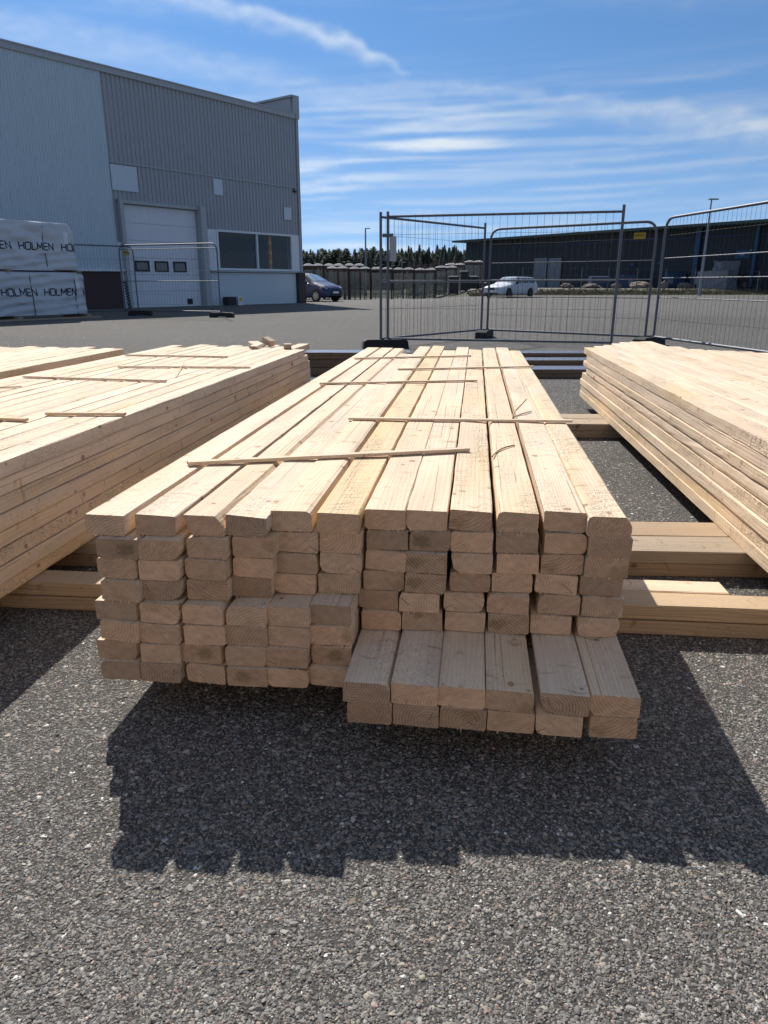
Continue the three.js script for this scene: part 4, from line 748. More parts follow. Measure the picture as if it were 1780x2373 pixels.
// ------------------------------------------------------------------ the dark warehouse across the road
const WH_A = 36 * Math.PI / 180, whO = new THREE.Vector3(26.8, 0, -84), whD = new THREE.Vector3(Math.sin(WH_A), 0, Math.cos(WH_A)), whN = new THREE.Vector3(-Math.cos(WH_A), 0, Math.sin(WH_A));
function whPoint(u, v) { const d = ray(u, v), t = whO.clone().sub(ORIGIN).dot(whN) / d.dot(whN), p = d.multiplyScalar(t).add(ORIGIN); return [p.clone().sub(whO).dot(whD), p.y]; }
{ // local x along the front (from its far left end to the right, nearer end), +z out of the front
  const ware = thing('dark_warehouse', 'long dark corrugated warehouse with blue pilasters beyond the gravel strip', 'building', [26.8, 0, -84], WH_A - Math.PI / 2);
  const P = (name, gs, m, parent = ware) => obj(name, gs, m, parent);
  const X0 = -26.2, X1 = 40, B = 0.3, T = 6.35;
  const front = corrugated(-X1, -X0, B, T, 0.30, 0.012, 0); front.rotateY(Math.PI);
  P('front_cladding', front, M.wareDark);
  P('wall', [box(X1 - X0, T - B, 0.3, (X0 + X1) / 2, (T + B) / 2, -0.18), box(0.3, T - B, 22, X0 + 0.15, (T + B) / 2, -11.4), box(0.3, T - B, 22, X1 - 0.15, (T + B) / 2, -11.4), box(X1 - X0, T - B, 0.3, (X0 + X1) / 2, (T + B) / 2, -22.5)], M.wareDark);
  const roof = P('roof', [box(X1 - X0 + 2.6, 0.16, 24.5, (X0 + X1) / 2, T + 0.08, -10.9)], M.wareRoof);
  P('fascia', [box(X1 - X0 + 2.6, 0.26, 0.10, (X0 + X1) / 2, T + 0.12, 1.42)], M.wareRoof, roof);
  const purl = []; for (let x = 2; x < X1; x += 0.45) purl.push(box(0.16, 0.10, 1.2, x, T - 0.06, 0.75)); P('eaves_battens', purl, M.wareRoof, roof);
  const rect = (name, u0, v0, u1, v1, d, m, parent) => { const vm = (v0 + v1) / 2, a = [whPoint(u0, vm)[0], whPoint((u0 + u1) / 2, v0)[1]], b = [whPoint(u1, vm)[0], whPoint((u0 + u1) / 2, v1)[1]]; return P(name, box(Math.abs(b[0] - a[0]), Math.abs(b[1] - a[1]), d, (a[0] + b[0]) / 2, (a[1] + b[1]) / 2, 0.06 + d / 2), m, parent); };
  const dr = rect('sliding_door', 1238, 598, 1267.5, 671, 0.12, M.wareDoor, ware), d2 = rect('sliding_door', 1271, 598, 1301, 671, 0.12, M.wareDoor, ware);
  rect('pilaster', 1612, 524, 1622, 668, 0.35, M.wareBlue, ware); rect('pilaster', 1750, 516, 1757, 664, 0.35, M.wareBlue, ware);
  const bn = P('gutter_band', box(38, 0.18, 0.08, 0, T - 0.95, 0.10), std([0.015, 0.03, 0.06], 0.6));
  const sg = rect('sign_board', 1706, 580, 1738, 599, 0.08, M.wareBlue, ware); rect('sign_mark', 1716, 586, 1727, 592, 0.11, std([0.18, 0.28, 0.45], 0.6), ware);
  rect('wall_box', 1464, 610, 1472, 617, 0.2, M.wareBlue, ware); rect('wall_box', 1527, 607, 1535, 613, 0.2, M.wareBlue, ware);
  rect('wall_lamp', 1742, 578, 1747, 583, 0.3, M.wrapGrey, ware);
}
// things standing on the gravel strip before it
const strip = (u, v, z) => { const p = atDepth(u, v, z); return [p.x, landY(p.x, p.z), p.z]; };
function ripple(g, amp, seed) { const p = g.attributes.position, v = new THREE.Vector3(); for (let i = 0; i < p.count; i++) { v.fromBufferAttribute(p, i); const k = 1 + amp * (fbm(v.x * 2.1 + seed, v.y * 2.3 + v.z * 1.7 + seed, 3) - 0.5) * 2; p.setXYZ(i, v.x * k, v.y * k, v.z * k); } g.computeVertexNormals(); return g; }
function boulder(x, y, z, w, h, d, seed, label) {
  const g = ripple(new THREE.IcosahedronGeometry(1, 3), 0.55, seed); g.scale(w / 2, h * 0.62, d / 2);
  const o = obj('boulder', g, seed % 3 < 1 ? std([0.22, 0.165, 0.13], 0.95) : M.stone); o.position.set(x, y + h * 0.32, z); o.rotation.y = seed; tag(o, label, 'boulder', 'boulders along the gravel strip');
}
{
  const list = [[1312, 667, 1.9, 0.75, 'low brown boulder beyond the white car, by the grey sliding door'], [1372, 666, 2.6, 0.62, 'long low boulder before the warehouse, beside the blue containers'], [1428, 664, 1.3, 0.7, 'small boulder between the two blue containers'], [1483, 664, 2.8, 0.9, 'broad boulder behind the joint of the round fence panels'], [1536, 661, 1.2, 0.95, 'pointed boulder beside the blue container with a white label'], [1588, 662, 2.2, 0.8, 'flat topped boulder beside the blue pilaster'], [1674, 661, 1.3, 0.9, 'rough boulder before the grey bale heap'], [1729, 657, 1.3, 1.35, 'tall upright reddish boulder before the grey bales'], [1770, 660, 1.5, 0.6, 'low boulder by the last fence post of the gravel strip']];
  list.forEach(([u, v, w, h, label], i) => { const p = strip(u, v, -79.5 + (u - 1312) * 0.016); boulder(p[0], p[1], p[2], w * 0.8, h * 0.78, w * 0.65, 3.7 * i + 1, label); });
  const bin = (u0, u1, v0, z, m, label, extra) => {
    const a = atDepth(u0, v0, z), b = atDepth(u1, v0, z), y = landY((a.x + b.x) / 2, z), w = b.x - a.x, h = a.y - y;
    const t = thing('waste_container', label, 'container', [(a.x + b.x) / 2, y, z], 0, 'waste containers along the warehouse');
    const g = box(w, h - 0.25, 1.4, 0, (h - 0.25) / 2 + 0.12, 0); obj('body', [g, box(w + 0.06, 0.08, 1.46, 0, h - 0.15, 0)], m, t); obj('lid', box(w * 0.98, 0.10, 1.36, 0, h - 0.05, 0, 0, 0, 0.05), m, t);
    for (const sx of [-1, 1]) for (const sz of [-1, 1]) { const wg = new THREE.CylinderGeometry(0.09, 0.09, 0.06, 10); wg.rotateZ(Math.PI / 2); wg.translate(sx * w * 0.42, 0.09, sz * 0.5); obj('wheel', wg, M.rubber, t); }
    for (const k of [-0.3, 0, 0.3]) obj('rib', box(0.05, h - 0.4, 0.05, k * w, h / 2, 0.72), m, t);
    if (extra) obj('sticker', box(w * 0.35, h * 0.28, 0.02, extra * w, h * 0.45, 0.75), M.wrapGrey, t);
  };
  bin(1368, 1412, 641, -81, M.blueBin, 'blue container with a small label beyond the fence post'); bin(1440, 1470, 636, -81, M.blueBin, 'blue container with a pale sticker on its side', 0.1); bin(1545, 1585, 632, -78, M.blueBin, 'large blue container before the warehouse with white label', -0.4);
  for (const [u0, u1, v0, z, label] of [[1040, 1062, 640, -66, 'dark brown waste container at the end of the shelters'], [1066, 1084, 628, -67, 'tall dark waste container beside the brown one'], [1086, 1108, 640, -67, 'low black waste container behind the joint of two fence panels'], [1110, 1128, 655, -66, 'squat grey black container beside the white car']]) bin(u0, u1, v0, z, M.darkBin, label);
  // grey plastic bales
  for (const [u, v, w, h, i, label] of [[1655, 668, 3.2, 1.7, 0, 'crumpled grey bale low beside the lamp pole'], [1690, 668, 3.0, 2.6, 1, 'tall crumpled grey bale in the middle of the bale heap'], [1722, 668, 3.0, 3.2, 2, 'highest crumpled grey bale by the blue pilaster'], [1705, 664, 2.2, 1.5, 3, 'small grey bale in front of the heap'], [1772, 664, 2.6, 2.1, 4, 'brownish bale beyond the second blue pilaster']]) {
    const z = -73.5 - i * 0.5, p = strip(u, v, z), g = ripple(new THREE.BoxGeometry(w, h, 1.6, 14, 12, 8), 0.20, 11 + i * 3.3); g.translate(0, h / 2, 0);
    const o = obj('waste_bale', g, i === 4 ? std([0.20, 0.15, 0.13], 0.8) : M.wrapGrey); o.position.set(p[0], p[1] - 0.05, p[2]); o.rotation.y = WH_A - Math.PI / 2 + i; tag(o, label, 'bale', 'grey bales before the warehouse');
  }
  // wire fence on the verge
  const verge = (u) => { const z = -71.5 + (u - 1200) * 0.006; const p = atDepth(u, 660, z); return new THREE.Vector3(p.x, landY(p.x, z), z); };
  const t = thing('verge_fence', 'low wire mesh fence on posts along the verge before the warehouse', 'fence');
  const us = [1210, 1280, 1347, 1408, 1475, 1541, 1609, 1680, 1756, 1840], gs = [];
  us.forEach((u, i) => { const p = verge(u), q = i + 1 < us.length ? verge(us[i + 1]) : null; obj('post', bar([p.x, p.y - 0.05, p.z], [p.x, p.y + 1.95, p.z], 0.04, 6), M.galv, t); if (q) { for (const h of [0.1, 0.6, 1.2, 1.85]) gs.push(bar([p.x, p.y + h, p.z], [q.x, q.y + h, q.z], 0.008, 4)); } });
  obj('wires', gs, M.wire, t);
  const lp = atDepth(1622, 672, -62), top = 7.4; const l = thing('lamp_pole', 'tall grey lamp pole on the verge seen through the round fence panel', 'lamp post', [lp.x, -0.03, lp.z]);
  const g = new THREE.CylinderGeometry(0.055, 0.13, top, 12); g.translate(0, top / 2, 0); obj('pole', g, std([0.26, 0.27, 0.29], 0.5, 0.4), l); obj('lamp_head', [box(0.75, 0.09, 0.26, 0.15, top + 0.04, 0)], std([0.26, 0.27, 0.29], 0.5, 0.4), l);
}
{ // dry grass on the verge
  const blade = new THREE.BufferGeometry(); blade.setAttribute('position', new THREE.Float32BufferAttribute([-0.03, 0, 0, 0.03, 0, 0, 0.05, 0.28, 0.03, -0.10, 0, 0.02, -0.05, 0, -0.02, -0.16, 0.22, 0.0, 0.08, 0, 0.02, 0.12, 0, -0.02, 0.18, 0.2, 0.05, 0, 0, 0.05, 0.02, 0, 0.0, -0.03, 0.25, 0.10], 3)); blade.computeVertexNormals();
  const R = rng(5150), N = 9000, im = new THREE.InstancedMesh(blade, new THREE.MeshStandardMaterial({ color: 0xffffff, roughness: 0.9, side: THREE.DoubleSide }), N), mt = new THREE.Matrix4(), q = new THREE.Quaternion(), c = new THREE.Color();
  for (let i = 0; i < N; i++) {
    const x = 7 + R() * 45, d = R() * 6.4 * (0.5 + 0.5 * R()), z = edgeZ(x) - d, s = 0.4 + 0.7 * R() * smooth(0, 2, d);
    q.setFromAxisAngle(new THREE.Vector3(0, 1, 0), R() * 6.28); mt.compose(new THREE.Vector3(x, landY(x, z) - 0.02, z), q, new THREE.Vector3(s, s * 0.8, s)); im.setMatrixAt(i, mt);
    const k = 0.7 + 0.6 * R(); if (R() < 0.45) c.setRGB(0.20 * k, 0.155 * k, 0.085 * k); else c.setRGB(0.09 * k, 0.10 * k, 0.04 * k); im.setColorAt(i, c);
  }
  im.name = 'verge_grass'; tag(im, 'dry brown and green grass on the verge before the warehouse', 'grass', null, 'stuff'); im.castShadow = im.receiveShadow = true; scene.add(im);
}

// ------------------------------------------------------------------ cars
// built nose at x = 0, running back to +x; z to the sides; then turned and placed
function loftCar(name, label, S, o) {
  const car = thing(name, label, 'car', [0, 0, 0], 0);
  // S rows: x, bottom, side-belt height, top height, half width at sill, half width at belt, half width at top
  const at = (x) => { let i = 0; while (i + 2 < S.length && x > S[i + 1][0]) i++; const a = S[i], b = S[i + 1], t = clamp((x - a[0]) / (b[0] - a[0])); return a.map((v, k) => mix(v, b[k], t)); };
  const prof = (r) => { const [x, b, belt, top, ws, wb, wt] = r, e = Math.min(0.05, (top - belt) * 0.5); return [[x, b, ws * 0.86], [x, b + 0.05, ws], [x, mix(b, belt, 0.55), ws * 1.01], [x, belt - 0.02, mix(ws, wb, 0.7)], [x, belt, wb], [x, mix(belt, top - e, 0.5), mix(wb, wt, 0.45)], [x, top - e, wt], [x, top - e * 0.25, wt * 0.88], [x, top, wt * 0.55], [x, top + 0.012, 0]]; };
  const P = [], I = [], N = 72, L = S.at(-1)[0], n = 10;
  for (let j = 0; j <= N; j++) { const p = prof(at(L * j / N)); for (const [x, y, z] of p) P.push(x, y, z); for (let k = n - 2; k >= 0; k--) P.push(p[k][0], p[k][1], -p[k][2]); }
  const m = 2 * n - 1; for (let j = 0; j < N; j++) for (let k = 0; k + 1 < m; k++) { const a = j * m + k; I.push(a, a + 1, a + m, a + 1, a + m + 1, a + m); }
  for (const [j, f] of [[0, 1], [N, -1]]) { const c = P.length / 3, r = at(L * j / N); P.push(r[0], (r[1] + r[3]) / 2, 0); for (let k = 0; k < m; k++) { const a = j * m + k, b = j * m + (k + 1) % m; if (f > 0) I.push(c, b, a); else I.push(c, a, b); } }
  const g = new THREE.BufferGeometry(); g.setAttribute('position', new THREE.Float32BufferAttribute(P, 3)); g.setIndex(I); g.computeVertexNormals();
  const paint = new THREE.MeshPhysicalMaterial({ color: new THREE.Color().setRGB(...o.paint), roughness: 0.45, clearcoat: 0.45, clearcoatRoughness: 0.1 }), glass = new THREE.MeshPhysicalMaterial({ color: new THREE.Color().setRGB(0.02, 0.024, 0.028), roughness: 0.05, clearcoat: 1 });
  const body = obj('body', g, paint, car);
  const patch = (x0, x1, f0, f1, s, inset = 0.006) => {       // a side pane laid on the upper side between belt (0) and roof edge (1)
    const q = [], id = []; const K = 10; for (let j = 0; j <= K; j++) for (let k = 0; k <= 3; k++) { const t = k / 3, x = mix(x0 + (f0[0] - 0) * t, x1 + (f0[1]) * t, j / K), r = at(x), pr = prof(r), ya = pr[4], yb = pr[6], h = mix(f1[0], f1[1], t); const pt = h < 0.5 ? pr[4].map((v, i) => mix(v, pr[5][i], h * 2)) : pr[5].map((v, i) => mix(v, pr[6][i], h * 2 - 1)); q.push(pt[0], pt[1], s * (pt[2] + inset)); }
    for (let j = 0; j < K; j++) for (let k = 0; k < 3; k++) { const a = j * 4 + k; id.push(a, a + 4, a + 1, a + 1, a + 4, a + 5); } const w = new THREE.BufferGeometry(); w.setAttribute('position', new THREE.Float32BufferAttribute(q, 3)); w.setIndex(id); w.computeVertexNormals(); return w; };
  for (const s of [-1, 1]) for (const [x0, x1, a, b] of o.side) obj('side_window', patch(x0, x1, [a, b], [0.10, 0.92], s), glass, car);
  const screen = (x0, x1, name) => { const q = [], id = [], K = 8; for (let j = 0; j <= K; j++) { const r = at(mix(x0, x1, j / K)), pr = prof(r); for (const [k, s] of [[7, 1], [8, 1], [9, 1], [8, -1], [7, -1]]) q.push(pr[k][0], pr[k][1] + 0.010, s * pr[k][2]); } for (let j = 0; j < K; j++) for (let k = 0; k < 4; k++) { const a = j * 5 + k; id.push(a, a + 1, a + 5, a + 1, a + 6, a + 5); } const w = new THREE.BufferGeometry(); w.setAttribute('position', new THREE.Float32BufferAttribute(q, 3)); w.setIndex(id); w.computeVertexNormals(); obj(name, w, new THREE.MeshPhysicalMaterial({ color: new THREE.Color().setRGB(0.32, 0.36, 0.39), roughness: 0.08, metalness: 0.55, clearcoat: 1 }), car); };
  screen(...o.windscreen, 'windscreen'); if (o.rear) screen(...o.rear, 'rear_window');
  for (const x of o.wheels) for (const s of [-1, 1]) {
    const r = o.wheelR, hw = at(x)[4], arch = new THREE.CylinderGeometry(r * 1.16, r * 1.16, 0.02, 28); arch.rotateX(Math.PI / 2); arch.translate(x, r * 1.02, s * (hw + 0.004)); obj('wheel_arch', arch, M.black, car);
    const ty = new THREE.TorusGeometry(r * 0.80, r * 0.20, 10, 28); ty.scale(1, 1, 1.4); ty.translate(x, r, s * (hw - 0.03)); const wheel = obj('wheel', ty, M.rubber, car);
    const gs = [], rm = std(o.rim, 0.35, 0.6); for (let k = 0; k < 7; k++) { const a = k / 7 * 6.283; gs.push(box(r * 0.70, 0.055, 0.03, Math.cos(a) * r * 0.36 + x, Math.sin(a) * r * 0.36 + r, s * (hw + 0.022), 0, a)); } const cap = new THREE.CylinderGeometry(r * 0.16, r * 0.16, 0.03, 12); cap.rotateX(Math.PI / 2); cap.translate(x, r, s * (hw + 0.028)); gs.push(cap); const rg = new THREE.TorusGeometry(r * 0.66, r * 0.06, 6, 24); rg.translate(x, r, s * (hw + 0.02)); gs.push(rg); obj('rim', gs, rm, wheel);
    const disc = new THREE.CylinderGeometry(r * 0.7, r * 0.7, 0.02, 20); disc.rotateX(Math.PI / 2); disc.translate(x, r, s * (hw + 0.006)); obj('brake_disc', disc, std([0.05, 0.05, 0.055], 0.6), wheel);
  }
  for (const s of [-1, 1]) obj('headlight', o.light(s), new THREE.MeshPhysicalMaterial({ color: new THREE.Color().setRGB(0.5, 0.5, 0.5), roughness: 0.1, clearcoat: 1 }), car);
  obj('grille', o.grille, M.black, car); obj('bumper', o.bumper, o.bumperMat || paint, car); obj('number_plate', o.plate, M.paper, car);
  for (const s of [-1, 1]) obj('mirror', box(0.10, 0.13, 0.16, o.mirror[0], o.mirror[1], s * o.mirror[2]), o.mirrorMat || paint, car);
  for (const s of [-1, 1]) for (const hx of o.handles) obj('door_handle', box(0.16, 0.03, 0.03, hx, o.handleY, s * (at(hx)[5] + 0.02)), M.black, car);
  for (const sx of o.seams) for (const s of [-1, 1]) { const r = at(sx); obj('door_seam', [box(0.012, (r[2] - r[1]) * 0.52, 0.012, sx, mix(r[1], r[2], 0.30), s * (r[4] * 1.008)), box(0.012, (r[2] - r[1]) * 0.42, 0.012, sx, mix(r[1], r[2], 0.78), s * (mix(r[4], r[5], 0.45) + 0.004), 0, 0, -s * 0.06)], M.black, car); }
  for (const f of o.more || []) f(car, paint);
  return car;
}
{ // white estate car, nose towards the hall
  const S = [[0, 0.30, 0.52, 0.66, 0.62, 0.62, 0.55], [0.06, 0.24, 0.62, 0.74, 0.76, 0.74, 0.66], [0.30, 0.22, 0.72, 0.80, 0.86, 0.83, 0.74], [1.15, 0.22, 0.86, 0.95, 0.88, 0.85, 0.76], [1.32, 0.22, 0.90, 0.99, 0.88, 0.85, 0.74], [2.05, 0.22, 0.93, 1.40, 0.88, 0.85, 0.62], [2.4, 0.22, 0.93, 1.43, 0.88, 0.85, 0.63], [3.9, 0.22, 0.95, 1.42, 0.88, 0.85, 0.63], [4.35, 0.24, 0.96, 1.39, 0.87, 0.84, 0.62], [4.58, 0.26, 0.95, 1.15, 0.84, 0.82, 0.66], [4.70, 0.32, 0.74, 0.92, 0.80, 0.78, 0.70]];
  const car = loftCar('estate_car', 'white estate car with roof rails parked beyond the wire fence', S, { paint: [0.60, 0.61, 0.63], rim: [0.08, 0.08, 0.09], side: [[1.72, 2.55, 0.42, 0.0], [2.62, 3.45, 0, 0], [3.53, 4.30, 0, -0.12]], windscreen: [1.40, 2.0], rear: [4.38, 4.56], wheels: [0.92, 3.62], wheelR: 0.315,
    light: (s) => box(0.10, 0.13, 0.32, 0.02, 0.60, s * 0.50, -s * 0.12), grille: [box(0.06, 0.13, 0.54, -0.012, 0.60, 0), box(0.03, 0.07, 1.1, -0.055, 0.30, 0)], bumper: [box(0.16, 0.15, 1.46, 0.015, 0.45, 0), box(0.10, 0.10, 1.2, 0.0, 0.31, 0)], plate: box(0.012, 0.10, 0.44, -0.073, 0.46, 0), seams: [1.62, 2.56, 3.5], mirror: [1.78, 0.99, 0.94], mirrorMat: M.black, handles: [2.42, 3.32], handleY: 0.86,
    more: [(c) => { for (const s of [-1, 1]) obj('roof_rail', [bar([2.3, 1.48, s * 0.56], [4.2, 1.48, s * 0.56], 0.016, 6), bar([2.3, 1.42, s * 0.56], [2.3, 1.48, s * 0.56], 0.016, 6), bar([4.2, 1.41, s * 0.56], [4.2, 1.48, s * 0.56], 0.016, 6)], M.black, c); }] });
  const p = onLevel(1140, 690.5); car.position.set(p.x, 0.004, p.z - 0.4); car.rotation.y = 0.80;
}
{ // blue hatchback, nose towards the shelters, half behind the corner of the hall
  const S = [[0, 0.34, 0.50, 0.64, 0.55, 0.55, 0.48], [0.05, 0.24, 0.60, 0.74, 0.70, 0.68, 0.58], [0.25, 0.20, 0.74, 0.86, 0.82, 0.78, 0.66], [0.80, 0.20, 0.88, 1.02, 0.845, 0.80, 0.70], [0.98, 0.20, 0.92, 1.08, 0.845, 0.80, 0.68], [1.75, 0.20, 0.97, 1.46, 0.845, 0.80, 0.56], [2.3, 0.20, 0.98, 1.54, 0.845, 0.80, 0.57], [3.1, 0.20, 1.0, 1.51, 0.845, 0.80, 0.57], [3.6, 0.24, 1.02, 1.34, 0.83, 0.79, 0.58], [3.82, 0.28, 0.98, 1.08, 0.80, 0.77, 0.62], [3.90, 0.36, 0.70, 0.86, 0.74, 0.72, 0.62]];
  const car = loftCar('hatchback_car', 'dark blue hatchback with silver wheels beside the corner of the grey hall', S, { paint: [0.006, 0.018, 0.085], rim: [0.5, 0.5, 0.5], side: [[1.30, 2.25, 0.45, 0], [2.32, 3.15, 0, 0.0]], windscreen: [1.04, 1.72], wheels: [0.72, 3.2], wheelR: 0.31,
    light: (s) => { const g = box(0.42, 0.15, 0.10, 0.27, 0.72, s * 0.69, -s * 0.48, 0.28); return g; }, grille: [box(0.05, 0.08, 0.72, 0.0, 0.60, 0), box(0.06, 0.12, 0.96, 0.01, 0.36, 0)], bumper: box(0.06, 0.10, 1.10, 0.005, 0.49, 0), plate: box(0.012, 0.11, 0.50, -0.034, 0.50, 0), seams: [1.2, 2.3], mirror: [1.42, 1.02, 0.90], handles: [2.12], handleY: 0.90 });
  const p = onLevel(778, 699); car.position.set(p.x, 0.004, p.z); car.rotation.y = Math.PI - 0.62;
}

// ------------------------------------------------------------------ rows of glazed bus shelters
{
  function shelter(label) {
    const t = thing('bus_shelter', label, 'bus shelter', [0, 0, 0], 0, 'bus shelters stored in rows'), W = 1.9, D = 1.35, H = 2.12;
    for (const x of [0, W / 2, W]) for (const z of [0, -D]) obj('post', box(0.075, H, 0.075, x, H / 2, z), M.shelterFrame, t);
    for (const z of [0, -D]) obj('eaves_beam', box(W + 0.2, 0.14, 0.08, W / 2, H + 0.02, z), M.shelterFrame, t);
    for (const x of [0, W]) obj('eaves_beam', box(0.08, 0.12, D, x, H + 0.02, -D / 2), M.shelterFrame, t);
    for (let k = 0; k < 2; k++) { const g = new THREE.CylinderGeometry(1.1, 1.1, D + 0.5, 10, 1, true, Math.PI - 0.46, 0.92); g.rotateX(Math.PI / 2); g.translate(k * W / 2 + W / 4, H + 0.09 - 0.985, -D / 2); const v = obj('roof_vault', g, M.vault, t), gs = new THREE.Shape(); gs.moveTo(-0.47, -0.03); gs.lineTo(0.47, -0.03); for (let q = 0; q <= 8; q++) { const an = 0.45 - q / 8 * 0.9; gs.lineTo(1.08 * Math.sin(an), 1.08 * Math.cos(an) - 0.965); } const gg = new THREE.ShapeGeometry(gs); gg.translate(k * W / 2 + W / 4, H + 0.10, D * 0 + 0.245); obj('vault_gable', gg, M.vault, v); obj('vault_rim', box(W / 2, 0.04, 0.05, k * W / 2 + W / 4, H + 0.05, 0.26), M.shelterFrame, v); }
    for (const k of [0, 1]) obj('pane', pane(W / 2 - 0.09, H - 0.42, (k + 0.5) * W / 2, H / 2 + 0.05, -D), M.dirtyGlass, t);
    obj('pane', pane(W / 2 - 0.09, H - 0.42, W * 0.25, H / 2 + 0.05, 0.0), M.dirtyGlass, t);
    for (const x of [0, W]) obj('pane', pane(D - 0.1, H - 0.42, x, H / 2 + 0.05, -D / 2, Math.PI / 2), M.dirtyGlass, t);
    obj('glazing_bar', [box(W, 0.04, 0.04, W / 2, 0.22, -D), box(W, 0.035, 0.035, W / 2, 0.95, -D)], std([0.3, 0.3, 0.3], 0.5, 0.5), t);
    obj('bench', [box(W - 0.3, 0.05, 0.32, W / 2, 0.48, -D + 0.3), box(0.05, 0.46, 0.05, 0.4, 0.23, -D + 0.3), box(0.05, 0.46, 0.05, W - 0.4, 0.23, -D + 0.3)], M.shelterFrame, t);
    return t;
  }
  const LF = 'glazed bus shelter with pale vaulted roof in the front row of stored shelters', LB = 'taller bus shelter in the back row behind the blue car', R = rng(64);
  const first = shelter(LF); let done = false;
  const put = (x, z, s, turn, label, group) => { const t = done ? copyOf(first, label, group) : first; done = true; t.userData.label = label; t.userData.group = group; t.position.set(x, landY(x, z) - 0.004, z); t.rotation.y = turn; t.scale.set(1, s, 1); };
  for (let k = 0; k < 6; k++) put(-5.2 + k * 2.02, -68.5 - k * 0.35 + (R() - 0.5) * 0.3, 1.30 - 0.014 * k, (R() - 0.5) * 0.08, LF, 'bus shelters in the front row');
  for (let k = 0; k < 4; k++) put(-10 + k * 2.05, -74 + (R() - 0.5) * 0.4, 1.46, (R() - 0.5) * 0.06, LB, 'bus shelters in the back row');
  for (let k = 0; k < 4; k++) put(2.6 + k * 2.1, -78 - k * 1.5, 1.24, (R() - 0.5) * 0.3, 'bus shelter standing behind the front row, towards the dark warehouse', 'bus shelters behind the front row');
}
{ // street lamps beyond the shelters
  const lamp = (u, vTop, z, label, arm) => { const b = atDepth(u, vTop, z), y = landY(b.x, z), h = b.y - y, t = thing('street_lamp', label, 'lamp post', [b.x, y, z], 0, 'street lamps beyond the shelters'); const g = new THREE.CylinderGeometry(0.05 + h * 0.004, 0.08 + h * 0.008, h, 8); g.translate(0, h / 2, 0); const m = std([0.22, 0.24, 0.25], 0.5, 0.3); obj('pole', g, m, t); obj('lamp_head', [box(arm, 0.10, 0.24, arm / 2 - 0.05, h + 0.03, 0)], std([0.45, 0.45, 0.44], 0.5), t); };
  lamp(847, 530, -92, 'tallest street lamp, rising well above the far trees', 0.62);
  lamp(737, 613, -95, 'low street lamp behind the roofs of the back row', 0.5); lamp(805, 611, -98, 'low street lamp behind the shelters, beside the tallest lamp', 0.6); lamp(908, 616, -100, 'low street lamp just beyond the paired fence posts', 0.5); lamp(932, 608, -104, 'low street lamp behind the second square panel', 0.5); lamp(1060, 617, -104, 'low street lamp by the corner of the dark warehouse', 0.4);
}

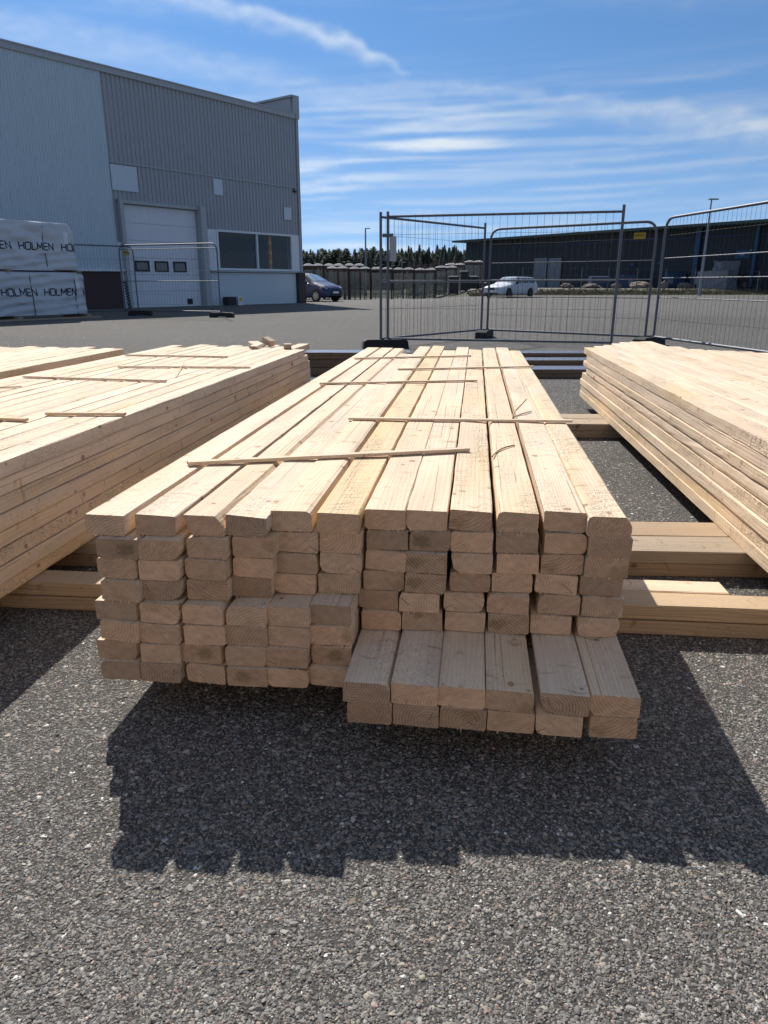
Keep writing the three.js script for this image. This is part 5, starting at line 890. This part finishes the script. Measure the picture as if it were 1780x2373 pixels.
// ------------------------------------------------------------------ the wood on the skyline
{
  const R = rng(2024);
  function spray(P, x, y, z, dx, dy, dz, w) {                // one frond: a thin bent leaf-shaped pair of faces
    const l = Math.hypot(dx, dz) || 1, sx = -dz / l * w, sz = dx / l * w; P.push(x, y, z, x + dx * 0.6 + sx, y + dy * 0.4 + 0.03, z + dz * 0.6 + sz, x + dx, y + dy, z + dz, x, y, z, x + dx, y + dy, z + dz, x + dx * 0.6 - sx, y + dy * 0.4, z + dz * 0.6 - sz);
  }
  function conifer(kind, h) {
    const t = new THREE.Group(), P = [], pine = kind === 1, r0 = pine ? h * 0.20 : h * 0.19, y0 = pine ? h * 0.42 : h * 0.10, n = pine ? 520 : 760;
    for (let i = 0; i < n; i++) {
      const f = Math.pow(R(), pine ? 0.8 : 0.75), y = y0 + (h - y0) * f, env = pine ? r0 * Math.pow(Math.sin(Math.PI * clamp(0.12 + f * 0.86)), 0.7) * (0.75 + 0.5 * R()) : r0 * (1 - f) * (0.72 + 0.5 * R()) + 0.12, a = R() * 6.283, s = R() * 0.45;
      spray(P, Math.cos(a) * env * s, y, Math.sin(a) * env * s, Math.cos(a) * env * (1 - s), pine ? (R() - 0.3) * 0.8 : -env * 0.28 + (R() - 0.5) * 0.3, Math.sin(a) * env * (1 - s), 0.16 + env * 0.15);
    }
    const g = new THREE.BufferGeometry(); g.setAttribute('position', new THREE.Float32BufferAttribute(P, 3)); g.computeVertexNormals();
    const tr = new THREE.CylinderGeometry(0.04, h * 0.016 + 0.06, h * 0.97, 7); tr.translate(0, h * 0.485, 0);
    obj('trunk', tr, M.bark, t); obj('crown', g, [M.leafA, M.leafB, M.leafC][Math.floor(R() * 3)], t); return t;
  }
  function bare(h) {
    const t = new THREE.Group(), gs = [];
    const limb = (x, y, z, a, e, l, r, d) => { const X = x + Math.cos(a) * Math.cos(e) * l, Y = y + Math.sin(e) * l, Z = z + Math.sin(a) * Math.cos(e) * l; gs.push(bar([x, y, z], [X, Y, Z], r, 4)); if (d) for (let k = 0; k < 4; k++) limb(x + (X - x) * (0.5 + 0.17 * k), y + (Y - y) * (0.5 + 0.17 * k), z + (Z - z) * (0.5 + 0.17 * k), a + (R() - 0.5) * 3.2, e + (R() - 0.4) * 0.7, l * 0.55, r * 0.5, d - 1); };
    for (let k = 0; k < 9; k++) limb(0, h * (0.25 + 0.07 * k), 0, R() * 6.28, 0.5 + R() * 0.5, h * 0.34, 0.07, 2);
    const tr = new THREE.CylinderGeometry(0.05, h * 0.02 + 0.04, h * 0.9, 7); tr.translate(0, h * 0.45, 0); obj('trunk', tr, M.bark, t); obj('crown', gs, M.twig, t); return t;
  }
  const protos = { spruce: [conifer(0, 12), conifer(0, 13), conifer(0, 11), conifer(0, 12.5)], pine: [conifer(1, 12), conifer(1, 13), conifer(1, 12)], bare: [bare(9), bare(8)] };
  const put = (kind, x, z, h, label, group) => { const src = protos[kind][Math.floor(R() * protos[kind].length)], c = src.clone(); c.name = numbered(kind === 'bare' ? 'bare_tree' : `${kind}_tree`); scene.add(c); const s = h / 12; c.position.set(x, landY(x, z) - 0.1, z); c.scale.set(s * (0.9 + 0.3 * R()), s, s * (0.9 + 0.3 * R())); c.rotation.y = R() * 6.28; tag(c, label, 'tree', group); };
  for (let k = 0; k < 78; k++) {
    const u = 640 + k * 6.1 + R() * 5, z = -170 - R() * 45, p = atDepth(u, 650, z), top = 582 + 7 * Math.sin(u * 0.021) + 14 * (R() - 0.25) + (u > 950 ? 4 : 0), h = atDepth(u, top, z).y + 0.5, pine = R() < 0.68;
    put(pine ? 'pine' : 'spruce', p.x, z, h, pine ? 'round crowned pine in the front edge of the far wood' : 'pointed dark spruce in the front edge of the far wood', pine ? 'pines at the edge of the far wood' : 'spruces at the edge of the far wood');
  }
  for (let k = 0; k < 16; k++) { const u = 955 + k * 9 + R() * 6, z = -128 - R() * 14, p = atDepth(u, 650, z), h = atDepth(u, 606 + R() * 14, z).y + 0.6; put('bare', p.x, z, h * 1.2, 'leafless brown tree before the far wood', 'leafless trees before the far wood'); }
  // the depth of the wood behind its edge: one mass
  const src = protos.spruce[0].children[1].geometry, im = new THREE.InstancedMesh(src, M.leafC, 620), mt = new THREE.Matrix4(), q = new THREE.Quaternion();
  for (let i = 0; i < 620; i++) { const z = -176 - R() * 60, x = -60 + R() * 130, s = (0.80 + 0.22 * R()) * (-z / 200); q.setFromAxisAngle(new THREE.Vector3(0, 1, 0), R() * 6.28); mt.compose(new THREE.Vector3(x, landY(x, z) - 1.2, z), q, new THREE.Vector3(s * 1.2, s * 0.92, s * 1.2)); im.setMatrixAt(i, mt); }
  im.name = 'far_wood'; im.castShadow = im.receiveShadow = true; tag(im, 'dark conifer wood filling the skyline behind its front trees', 'wood', null, 'stuff'); scene.add(im);
}
lap('all');
renderer.render(scene, camera);
